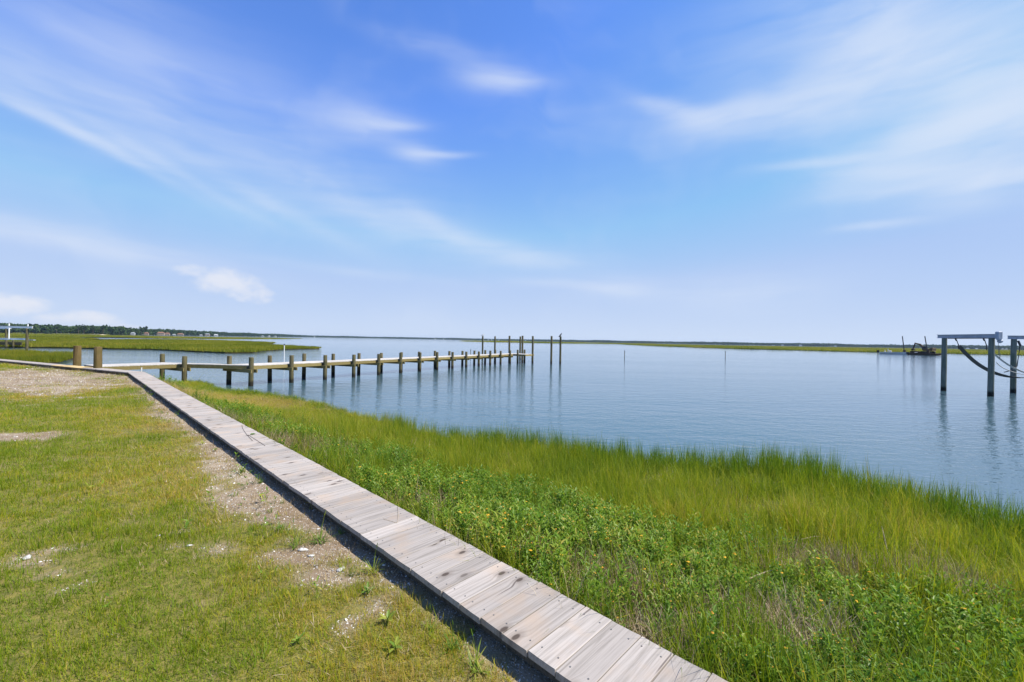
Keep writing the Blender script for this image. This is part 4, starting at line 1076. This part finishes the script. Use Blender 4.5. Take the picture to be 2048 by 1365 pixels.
forb_p = [forb(k, 5, .09, .30, True) for k in range(7)] + [forb(30 + k, 5, .09, .24, False) for k in range(4)]
def forb_d(x, y):
    d, db, t = land_fields(x, y); return (d > .6) * forb_w(x, y, d, db) * (1 - .9 * sstep(np.hypot(x, y), 9, 15)) * np.clip(460 / (np.hypot(x, y) + .6), 26, 120)
X, Y = marsh_pts(((-3, 8.5, 1.8, 6.5, 120), (-8, 9, 6.5, 12, 70), (-16, -4, 9, 20, 36)), forb_d); d, db, t = land_fields(X, Y); r_ = np.hypot(X, Y)
tn = .45 + (fbm(X, Y, .8, 3, 59) - .5) * .8 + rng.normal(0, .12, len(X))
sc = (.45 + .68 * fbm(X, Y, 1.0, 3, 60)) * np.where(db < .3, .72, 1.0) * rng.uniform(.85, 1.2, len(X)) * (1 + np.clip(r_ - 6, 0, None) * .02)
scatter('sea_oxeye', forb_p, np.stack([X, Y, ground_z(X, Y)], -1), rots(len(X), .12), sc, np.clip(tn, 0, 1), kind='stuff')

thatch_p = [tuft(90 + k, 34, .13, .24, .0045, 1.25, .5, M['straw'], 3) for k in range(4)]
def th_d(x, y):
    d, db, t = land_fields(x, y); return (db > .0) * (d > .3) * (130 * blobs(x, y, BROWN) + 14 * np.exp(-db / .25) + 5 * sstep(fbm(x, y, 1.1, 3, 63), .45, .65))
X, Y = marsh_pts(((-3, 8.5, 1.8, 6.5, 130), (-8, 8, 6.5, 12, 70), (-16, -4, 9, 20, 30)), th_d)
scatter('dead_thatch', thatch_p, np.stack([X, Y, ground_z(X, Y) + .02], -1), rots(len(X), .2), rng.uniform(.6, 1.2, len(X)), np.clip(rng.normal(.45, .25, len(X)), 0, 1), kind='stuff')

# ---- single plants on the bare strip
def weed_grass(seed):
    q = random.Random(seed); mb = MB()
    for _ in range(26):
        blade(mb, (q.gauss(0, .02), q.gauss(0, .02), 0), q.uniform(.08, .17), q.uniform(.006, .009), q.uniform(.35, 1.2), q.uniform(0, 6.283), q.uniform(.2, 1.0), 0, 4)
    return mesh('blades', mb.v, mb.f, M['weed'])
def weed_leafy(seed):
    q = random.Random(seed); mb = MB()
    for k in range(7):
        a = k * 2.4 + q.uniform(-.3, .3); e = q.uniform(.2, .9); leaf(mb, (0, 0, .01 + .004 * k), (math.cos(a) * math.cos(e), math.sin(a) * math.cos(e), math.sin(e)), (0, 0, 1), q.uniform(.03, .085), q.uniform(.016, .034), 0, .18)
    return mesh('leaves', mb.v, mb.f, M['weed'])
wg = [weed_grass(k) for k in range(4)]; wl = [weed_leafy(k) for k in range(4)]
WEEDS = [(640, 1085, wg, 1.1, 'spreading bright green grass clump overhanging the walk shadow beside white shells'), (590, 1095, wg, 1.0, 'bright green grass clump just left of the one overhanging the walk shadow'),
         (560, 1062, wg, .8, 'low dark green grass clump on the upper edge of the shelly patch'), (745, 1148, wg, 1.0, 'upright green grass clump at the shadow edge below the shelly patch'),
         (680, 1070, wg, .55, 'small pale grass clump in the walk shadow'), (955, 1345, wg, .95, 'green grass clump at the bottom edge beside the walk shadow'), (905, 1300, wg, .8, 'green grass clump near the bottom, just above the one at the frame edge'),
         (520, 968, wg, .6, 'small green grass clump on the pale strip along the middle of the walk'), (860, 1262, wg, .6, 'small green grass clump amid brown litter beside the walk'),
         (735, 1190, wl, .9, 'broad leaved weed nearest the walk shadow on the shelly strip'), (775, 1250, wl, 1.15, 'large broad leaved weed among brown litter near the bottom'), (790, 1305, wl, .9, 'broad leaved weed with yellowing leaf below the large one'),
         (595, 1290, wl, .7, 'single flat green weed in the lawn near the bottom'), (405, 890, wl, .9, 'dark leafy weed on the sandy strip left of the walk middle'), (430, 905, wl, .8, 'second leafy weed on the sandy strip, nearer the camera'), (370, 868, wl, .8, 'leafy weed on the sandy strip farther from the camera')]
for i, (px, py, pr, s_, lab) in enumerate(WEEDS):
    p = at(px, py, GROUND_Z); z = float(ground_z(p.x, p.y)[0])
    e = empty('grass_clump' if pr is wg else 'broadleaf_weed', (p.x, p.y, z), i * 1.7, label=lab, category='weed', group='weeds on the bare strip by the walk'); e.scale = (s_, s_, s_)
    o = obj('blades' if pr is wg else 'leaves', pr[i % 4], e)
    if pr is wg:
        mb = MB(); mb.tube([(0, 0, 0), (.01, .01, .12), (.02, .025, .21)], [.0022, .0018, .001], 5); mb.tube([(.02, .025, .205), (.03, .03, .24)], [.004, .002], 5); obj('seed_stalk', mb.mesh('seed_stalk', M['weed']), e)
    else:
        mb = MB(); mb.tube([(0, 0, 0), (.004, 0, .035)], .003, 5); obj('stem', mb.mesh('stem', M['weed']), e)

def bw_d(x, y):
    d, db, t = land_fields(x, y); b = bare_field(x, y, db); return (db < -.5) * (d > 0) * (26 * b * (1 - b * .7) + 14 * np.exp(-np.abs(db + .95) / .35)) * sstep(fbm(x, y, 1.4, 3, 81), .4, .6)
X, Y = sample(-12, 1.2, 1.8, 14, bw_d, 30)
small_w = [tuft(400 + k, 16, .035, .085, .006, .8, .9, M['weed'], 3) for k in range(3)] + [forb(420 + k, 3, .05, .10, False) for k in range(2)]
scatter('small_weeds', small_w, np.stack([X, Y, ground_z(X, Y)], -1), rots(len(X), .25), rng.uniform(.5, 1.15, len(X)), rng.uniform(.1, .9, len(X)), kind='stuff')

def oyster(seed):
    q = random.Random(seed); n = 12; mb = MB(); vs = []
    for ring, rr, zz in ((0, 1.0, 0), (1, .72, .16), (2, .35, .26)):
        for k in range(n):
            a = 2 * math.pi * k / n; el_ = 1 + .45 * math.cos(a); vs.append((math.cos(a) * rr * el_ * q.uniform(.92, 1.08), math.sin(a) * rr * .62 * q.uniform(.9, 1.1), zz + q.uniform(-.04, .04)))
    vs.append((.1, 0, .28)); fs = [(r0 * n + k, r0 * n + (k + 1) % n, r0 * n + n + (k + 1) % n, r0 * n + n + k) for r0 in (0, 1) for k in range(n)] + [(2 * n + k, 2 * n + (k + 1) % n, 3 * n) for k in range(n)] + [tuple(range(n))[::-1]]
    mb.add(vs, fs); return mesh('shell', mb.v, mb.f, M['shell_one'], True)
for i, (px, py, s_, lab) in enumerate(((602, 1101, .045, 'white oyster shell standing out beside the bright grass clump'), (679, 1142, .040, 'grey oyster shell lying in the middle of the shelly patch'), (53, 1122, .045, 'pale flat shell in the sandy patch at the left edge'),
                                       (625, 1113, .03, 'small white shell just below the biggest oyster shell'), (318, 1075, .022, 'small white shell on the lawn at the patch end'), (277, 805, .03, 'white speck of shell on the lawn left of the walk far end'), (376, 1095, .026, 'white shell at the left end of the bare patch'))):
    p = at(px, py, GROUND_Z); obj('oyster_shell', oyster(i), None, (p.x, p.y, float(ground_z(p.x, p.y)[0]) + .004), i * 1.1, (s_, s_, s_), label=lab, category='shell')

p = at(506, 869, DECK_Z); mb = MB(); leaf(mb, (-.05, 0, .004), (1, 0, .05), (0, 0, 1), .1, .075, 0, .1); obj('fallen_leaf', mesh('fallen_leaf', mb.v, mb.f, M['weed']), None, p, 1.0, label='single round green leaf lying on the boardwalk', category='leaf')
for i, (a, b, c, lab) in enumerate((((795, 1013), (796, 1032), (794, 1046), 'thin dry grass stalk lying along the near boardwalk'), ((766, 1038), (780, 1042), (793, 1046), 'faint dry grass stalk lying across the near boardwalk'),
                                    ((484, 850), (488, 862), (505, 882), 'dark grass stalk beside the green leaf on the boardwalk'), ((496, 870), (512, 880), (530, 892), 'short grass stalk touching the leaf on the boardwalk'))):
    q = [at(*k, DECK_Z + .004) for k in (a, b, c)]; o3 = q[1].copy(); mb = MB(); mb.tube([v - o3 for v in sag(*q, n=8)], .0016 if i < 2 else .0025, 5); obj('grass_stalk', mb.mesh('grass_stalk', M['dry'] if i < 2 else M['bark']), None, o3, label=lab, category='stalk')
for i, (px, py, z, L_, rz, tl, lab) in enumerate(((1525, 1340 - 180, .75, .30, .3, .12, 'dead pale stem lying flat in the marsh grass near the flower belt'), (1887, 1195, .55, .34, 1.1, .9, 'grey dead twig standing out of the marsh at the right'), (1862, 1200, .55, .45, 2.6, .5, 'pale dead stem leaning left beside the grey twig'),
                                                (1770, 1090, .6, .30, 1.3, 1.1, 'upright bleached reed stub in the marsh grass'), (1620, 1085, .5, .26, .15, .1, 'bleached reed lying level in the marsh grass'), (1710, 1152, .6, .2, 1.5, 1.2, 'short upright pale twig by the brown thatch'))):
    p = at(px, py, z); d_ = Vector((math.cos(rz) * math.cos(tl), math.sin(rz) * math.cos(tl), math.sin(tl))); mb = MB(); mb.tube([-d_ * L_ * .5, d_ * .05 + Vector((0, 0, .01)), d_ * L_ * .5], [.006, .005, .002], 6)
    if i in (1, 2): mb.tube([d_ * .02, d_ * .12 + Vector((.06, .0, .05))], [.003, .001], 5)
    obj('dead_stem', mb.mesh('dead_stem', M['dry']), None, p + Vector((0, 0, .05)), label=lab, category='stem')

# ------------------------------------------------------------------ marsh islands, far shores
def island(name, px_pts, z0, tuft_dens, tsize, th, wob, seedk, edge_boost=0):
    P = [at(*p, 0).to_2d() for p in px_pts]; pts = []; n = len(P)
    for i in range(n):
        a, b = P[i], P[(i + 1) % n]; L_ = (b - a).length; k = max(1, int(L_ / (wob * 2.2))); k = min(k, 60)
        for j in range(k):
            q = a.lerp(b, j / k); nn = Vector((-(b - a).y, (b - a).x)).normalized(); f = (float(fbm(np.array([q.x]), np.array([q.y]), .35 / wob, 3, seedk)[0]) - .5) * 2.2 * wob
            pts.append((q.x + nn.x * f, q.y + nn.y * f))
    c = Vector((sum(p[0] for p in pts) / len(pts), sum(p[1] for p in pts) / len(pts))); m_ = len(pts)
    bm = bmesh.new(); top = [bm.verts.new((x, y, z0)) for x, y in pts]; bot = [bm.verts.new((x, y, -1.3)) for x, y in pts]
    f = bm.faces.new(top)
    for i in range(m_): bm.faces.new((bot[i], bot[(i + 1) % m_], top[(i + 1) % m_], top[i]))
    bmesh.ops.triangulate(bm, faces=[f]); bmesh.ops.recalc_face_normals(bm, faces=bm.faces)
    mm = bpy.data.meshes.new(name); bm.to_mesh(mm); bm.free(); mm.materials.append(M['isle_ground'])
    obj(name, mm, kind='structure')
    xa, ya = np.array(pts).min(0); xb, yb = np.array(pts).max(0)
    nn = int((xb - xa) * (yb - ya) * tuft_dens); x = rng.uniform(xa, xb, nn); y = rng.uniform(ya, yb, nn); k = inside(x, y, pts) & in_view(x, y, .12)
    x, y = x[k], y[k]
    if edge_boost:
        e = []
        for i in range(m_):
            a, b = pts[i], pts[(i + 1) % m_]; L_ = math.hypot(b[0] - a[0], b[1] - a[1]); kk = rng.poisson(L_ * edge_boost)
            t = rng.uniform(0, 1, kk); e.append(np.stack([a[0] + (b[0] - a[0]) * t, a[1] + (b[1] - a[1]) * t], -1) + rng.normal(0, tsize * .35, (kk, 2)))
        e = np.concatenate(e); e = e[in_view(e[:, 0], e[:, 1], .12)]; x = np.concatenate([x, e[:, 0]]); y = np.concatenate([y, e[:, 1]])
    s_ = tsize * rng.uniform(.8, 1.25, len(x)); r0 = np.hypot(x, y)
    tn = .48 + (fbm(x, y * .35, .9 / max(4, tsize * 6), 4, seedk + 5) - .5) * 1.3 + rng.normal(0, .08, len(x))
    return x, y, np.full(len(x), z0 - .05), s_, th * (.75 + .5 * fbm(x, y, .2 / tsize, 3, seedk + 9)) * rng.uniform(.8, 1.2, len(x)), np.clip(tn, 0, 1)


def isle_fn(n, out):
    pos = n.new('ShaderNodeNewGeometry').outputs['Position']; a = n.noise(n.mapping(pos, scale=(.05, .02, 1)), 1.0, 5.0, .6); b = n.noise(pos, .9, 4.0)
    c = n.mix(n.mapr(a, .35, .65), (.085, .105, .016, 1), (.16, .165, .024, 1)); c = n.mix(n.mapr(b, .4, .7, 0, .6), c, (.075, .085, .02, 1))
    z = n.new('ShaderNodeSeparateXYZ', Vector=pos).outputs[2]; c = n.mix(n.mapr(z, .05, .26, 1, 0), c, (.05, .04, .022, 1)); principled(n, out, c, .95, b, .8, .2, spec=.1)
M['isle_ground'] = mat('island_mud', isle_fn)
ISL = []
ISL.append(island('marsh_near', [(104, 729), (128, 723.5), (149, 717.5), (143, 714), (60, 710.5), (0, 708), (-160, 705), (-420, 709), (-330, 740), (-120, 735), (0, 731), (60, 731)], .2, 5.5, .30, .8, .35, 1, 3))
ISL.append(island('marsh_island', [(-260, 692), (0, 695.5), (60, 696), (150, 697.5), (220, 699), (300, 700), (360, 702.5), (410, 705.5), (450, 707), (500, 706.6), (530, 703), (560, 700), (640, 698.3), (600, 696.2), (560, 694), (520, 692.2), (500, 690.6), (548, 687.8), (520, 686.3), (470, 684.2), (420, 682.6), (360, 681.4), (290, 680.8), (200, 683), (140, 681.5), (190, 679.6), (180, 678.4), (120, 677.4), (60, 676.5), (0, 676), (-260, 672)], .25, .55, .9, .7, 1.0, 2, 1.6))
ISL.append(island('marsh_strip', [(-300, 668), (60, 674.2), (110, 675.2), (230, 675.5), (330, 677.5), (460, 678.6), (560, 678.4), (600, 677.6), (540, 676.2), (400, 674.6), (250, 671.8), (100, 669.2), (-300, 662.5)], .2, .05, 2.6, .6, 2.5, 3, .5))
ISL.append(island('marsh_far_bank', [(1215, 687.6), (1300, 692), (1400, 695.8), (1500, 699.0), (1600, 701.4), (1700, 704), (1800, 706.2), (1900, 708.2), (2048, 711.2), (2300, 716), (2300, 706.4), (2048, 701.2), (1900, 698.6), (1700, 695.8), (1500, 692.6), (1350, 689.6)], .25, .03, 3.4, 1.15, 3.5, 4, .45))
ISL.append(island('marsh_distant', [(930, 683.0), (1000, 685.0), (1100, 687.0), (1220, 688.3), (1320, 690.0), (1300, 688.0), (1200, 686.2), (1100, 684.6), (1000, 682.4)], .25, .004, 7.0, 1.3, 8.0, 5, .2))
isl_p = [tuft(110 + k, 46, .8, .62, .05, .22, .5, M['isle'], 2) for k in range(5)]
X, Y, Z, s1, s2, tn = [np.concatenate([i[k] for i in ISL]) for k in range(6)]
wide = s1
scatter('island_grass', isl_p, np.stack([X, Y, Z], -1), rots(len(X), .06), np.stack([wide, wide, s2], -1), tn, kind='stuff')
a = at(150, 669.9, 0); b = at(178, 670.2, 0)
mb = MB(); mb.add([(a.x, a.y, -.5), (b.x, b.y, -.5), (b.x + 6, b.y + 30, -.5), (a.x - 2, a.y + 30, -.5), (a.x + 6, a.y + 10, .9), (b.x - 4, b.y + 10, .9), (b.x, b.y + 22, .9), (a.x + 4, a.y + 22, .9)], [(0, 1, 5, 4), (1, 2, 6, 5), (2, 3, 7, 6), (3, 0, 4, 7), (4, 5, 6, 7)]); obj('sand_bank', mb.mesh('sand_bank', M['sand']), kind='structure')

# far shore: land strip, wood, houses
SHORE_PX = [(-500, 850), (-200, 850), (0, 880), (130, 900), (230, 950), (300, 1250), (360, 1500), (430, 1750), (500, 2200), (560, 3000), (620, 4400), (760, 4900), (900, 4700), (1000, 4300), (1150, 3900), (1350, 3300), (1550, 2800), (1750, 2400), (1950, 2050), (2150, 1800), (2500, 1600)]
def far_pt(px, extra=0.0):
    for (a, za), (b, zb) in zip(SHORE_PX[:-1], SHORE_PX[1:]):
        if a <= px <= b: Zd = za + (zb - za) * (px - a) / (b - a)
    r0 = pix_dir(px, 682.5 + (px - 1024) * math.tan(ROLL)); return Vector((r0[0] * (Zd + extra), Zd + extra))
near_l = [far_pt(px) for px in np.linspace(-480, 2480, 120)]; far_l = [p * 1.0 + p.normalized() * 400 for p in near_l]
vs = [(p.x, p.y, -.8) for p in near_l] + [(p.x, p.y + 6, .9) for p in near_l] + [(p.x, p.y, 1.2) for p in far_l]; nf = len(near_l)
fs = [(r0 * nf + i, r0 * nf + i + 1, r0 * nf + nf + i + 1, r0 * nf + nf + i) for r0 in (0, 1) for i in range(nf - 1)]
mb = MB(); mb.add(vs, fs); obj('far_shore', mb.mesh('far_shore', M['isle_ground']), kind='structure')

def crown_mesh(seed, n, rx, rz, m, size, lobes=6):
    q = random.Random(seed); mb = MB(); L_ = [(q.gauss(0, rx * .45), q.gauss(0, rx * .45), q.uniform(-rz * .45, rz * .55), q.uniform(.35, .62)) for _ in range(lobes)]
    for _ in range(n):
        lx, ly, lz, s_ = q.choice(L_); u = Vector((q.gauss(0, 1), q.gauss(0, 1), q.gauss(0, 1))).normalized() * (q.random() ** .4)
        c = Vector((lx + u.x * rx * s_, ly + u.y * rx * s_, lz + u.z * rz * s_)); a = Vector((q.gauss(0, 1), q.gauss(0, 1), q.gauss(0, .6))).normalized(); b = a.orthogonal().normalized(); s2_ = size * q.uniform(.6, 1.3); b = Matrix.Rotation(q.uniform(0, 6.28), 3, a) @ b; d_ = a.cross(b)
        mb.add([c + b * s2_, c + d_ * s2_ * .7, c - b * s2_ * .9, c - d_ * s2_ * .7], [(0, 1, 2, 3)])
    return mesh('crown', mb.v, mb.f, m)
wood_p = [crown_mesh(k, 150, 4.5, 5.0, M['tree'], 1.5) for k in range(5)]
X, Y, Z, s1, tn = [], [], [], [], []
px = -330.0
while px < 2330:
    p = far_pt(px); Zd = p.y; step = max(1.1, 5.5 / Zd * F_PX)
    for row in range(4):
        q = far_pt(px + rng.uniform(-.5, .5) * step, row * 10 + rng.uniform(0, 10) + 12); hgt = 17.5 * (.78 + .5 * float(fbm(np.array([px]), np.array([row * 7.0]), .035 if Zd < 1500 else .02, 4, 77)[0]))
        if px < 20: hgt *= 1.12
        X.append(q.x); Y.append(q.y); s_ = hgt / 11 * rng.uniform(.85, 1.15); s1.append(s_); Z.append(1.0 + 4.2 * s_ + row * .5); tn.append(float(np.clip(rng.normal(.45, .2), 0, 1)))
        if row < 2: X.append(q.x); Y.append(q.y - 8); s1.append(s_ * .6); Z.append(1 + 2.4 * s_); tn.append(float(np.clip(rng.normal(.55, .2), 0, 1)))
    px += step * .8
scatter('far_woods', wood_p, np.stack([X, Y, Z], -1), rots(len(X), .15), np.array(s1), np.array(tn), kind='stuff')

# taller pines that stand out of the left wood
pine_c = [crown_mesh(200 + k, 170, 3.6, 4.2, M['tree_one'], .85, 8) for k in range(4)]
mb = MB(); mb.tube([(0, 0, -1), (.1, 0, 5), (.0, .2, 11)], [.32, .26, .12], 7)
for k in range(5): mb.tube([(0, 0, 6 + k), (1.6 * math.cos(k * 2.3), 1.6 * math.sin(k * 2.3), 7.2 + k)], [.1, .03], 5)
trunk_m = mb.mesh('trunk', M['bark'])
PINES = [(20, 1.02, 'dark pine above the beam of the left boat lift'), (113, .98, 'dark pine on the left shore between the boat lift and the thick posts'), (157, 1.08, 'dark pine above the left one of the two thick posts'), (168, 1.1, 'rounded pine just right of the left thick post'),
         (186, 1.08, 'dark pine just left of the right thick post'), (206, 1.05, 'dark pine just right of the right thick post'), (239, 1.05, 'tall pine crowning the wooded left shore before it drops'), (259, .98, 'smaller pine over the leftmost pale house'),
         (283, 1.22, 'ragged tall pine left of the small orange roofed house'), (291, 1.32, 'tallest ragged pine over the small orange roofed house'), (312, .95, 'low pine between the small and the large orange roofs'), (378, 1.0, 'dark pine right of the dull orange roofed house'), (446, .95, 'last pine right of the white roofed house')]
for i, (px, s_, lab) in enumerate(PINES):
    p = far_pt(px, -2 if px > 260 else 4)
    t = empty('pine_tree', (p.x, p.y, .8), i * 1.3, label=lab, category='tree', group='pines along the wooded left shore'); t.scale = (s_ * 1.25, s_ * 1.25, s_ * 1.45)
    obj('trunk', trunk_m, t); obj('crown', pine_c[i % 4], t, (0, 0, 9.5), i * .7)


def house(px, ext, Wd, Dp, H_, roofm, wallm, lab, rise=2.4, wins=3):
    Wd, Dp, H_, rise = Wd * .85, Dp * .85, H_ * .85, rise * .85; p = far_pt(px, ext); t = empty('house', (p.x, p.y, 1.0), -math.atan2(p.x, p.y) * .6, label=lab, category='house')
    mb = MB(); mb.box((0, 0, H_ / 2), (Wd, Dp, H_)); wl_ = obj('wall', mb.mesh('wall', wallm), t)
    o_ = .5; mb = MB(); a, b = Wd / 2 + o_, Dp / 2 + o_
    mb.add([(-a, -b, H_ - .05), (a, -b, H_ - .05), (a, b, H_ - .05), (-a, b, H_ - .05), (-a * .55, 0, H_ + rise), (a * .55, 0, H_ + rise)], [(0, 1, 5, 4), (1, 2, 5), (2, 3, 4, 5), (3, 0, 4), (3, 2, 1, 0)]); rf = obj('roof', mb.mesh('roof', roofm), t)
    mb = MB(); mb.box((Wd * .2, Dp * .1, H_ + rise), (.9, .9, 1.6)); obj('chimney', mb.mesh('chimney', wallm), rf)
    for k in range(wins):
        mb = MB(); x = -Wd / 2 + (k + .5) * Wd / wins; mb.box((x, -Dp / 2 - .03, H_ * .55), (Wd / wins * .45, .08, H_ * .3)); obj('window', mb.mesh('window', M['glass']), t)


house(322, -60, 20, 12, 6.5, M['roof_orange'], M['wall_cream'], 'large orange roofed house on the left shore behind the marsh', 4.2, 4)
house(335, -70, 13, 11, 5.0, M['roof_orange'], M['wall_cream'], 'orange roofed wing right against the large house', 3.5)
house(293, -50, 11, 9, 4.5, M['roof_orange'], M['wall_cream'], 'small orange roofed house left of the large one', 3.0)
house(361, -50, 20, 11, 4.6, M['roof_orange'], M['wall_cream'], 'dull orange roofed house right of the large one', 3.4)
house(266, -45, 9, 8, 4.0, M['roof_grey'], M['white_paint'], 'small pale house leftmost on the wooded shore', 2.4)
house(348, -90, 9, 6, 2.2, M['white_paint'], M['white_paint'], 'low white boathouse in front of the orange roofs', 1.2, 2)
house(415, -50, 17, 11, 6.5, M['roof_grey'], M['wall_cream'], 'grey roofed tall house to the right of the orange ones', 3.2)
house(432, -60, 15, 9, 4.2, M['white_paint'], M['white_paint'], 'white roofed house just right of the grey roofed one', 2.6)
house(402, -60, 10, 6, 2.2, M['white_paint'], M['white_paint'], 'low white shed left of the grey roofed house', 1.2, 2)
for px, wd, h_, lab in ((525, 18, 5, 'pale far house, left of a pair near the shore bend'), (538, 14, 6, 'pale far house, right of a pair near the shore bend'), (551, 15, 5, 'pale far house alone at the shore bend'), (629, 16, 9, 'tiny white house at the end of the left shore'),
                        (870, 22, 8, 'tiny white house left of the dock head piles'), (887, 18, 9, 'tiny white house beside the one left of the piles'), (976.5, 20, 10, 'white house between the first two tall piles, left one'), (983, 18, 10, 'white house between the first two tall piles, right one'),
                        (997, 20, 7, 'pale house just right of the second tall pile'), (1051, 16, 8, 'faint house between the tall piles at the dock head'), (1565, 16, 6, 'pale house on the far shore above the right marsh'), (1601, 20, 7, 'white house on the far shore left of the barge'),
                        (1671, 14, 5, 'faint low house on the far shore nearest the barge'), (1935, 13, 4.5, 'white house seen under the lift beam'), (1953, 11, 3.5, 'low pale house right of the white one under the lift beam'), (2005, 9, 4, 'pinkish house between the lift piles, left one'), (2013, 9, 4, 'pinkish house between the lift piles, right one')):
    house(px, -20, wd * .9, 10, h_ * .8, M['roof_grey'] if px % 2 else M['white_paint'], M['wall_cream'] if px > 2000 else M['white_paint'], lab, 2.5, 2)

# ------------------------------------------------------------------ air
mb = MB(); mb.box((0, 0, 16.5), (13200, 13200, 38)); hm = bpy.data.materials.new('haze'); hm.use_nodes = True; n = NT(hm.node_tree)
ho = n.new('ShaderNodeOutputMaterial'); pv = n.new('ShaderNodeVolumePrincipled', Density=0.00005, Anisotropy=0.2); n.set(pv, 'Color', (.58, .77, 1.0, 1)); n.set(ho, 'Volume', pv.outputs[0])
obj('haze', mb.mesh('haze', hm), kind='stuff')
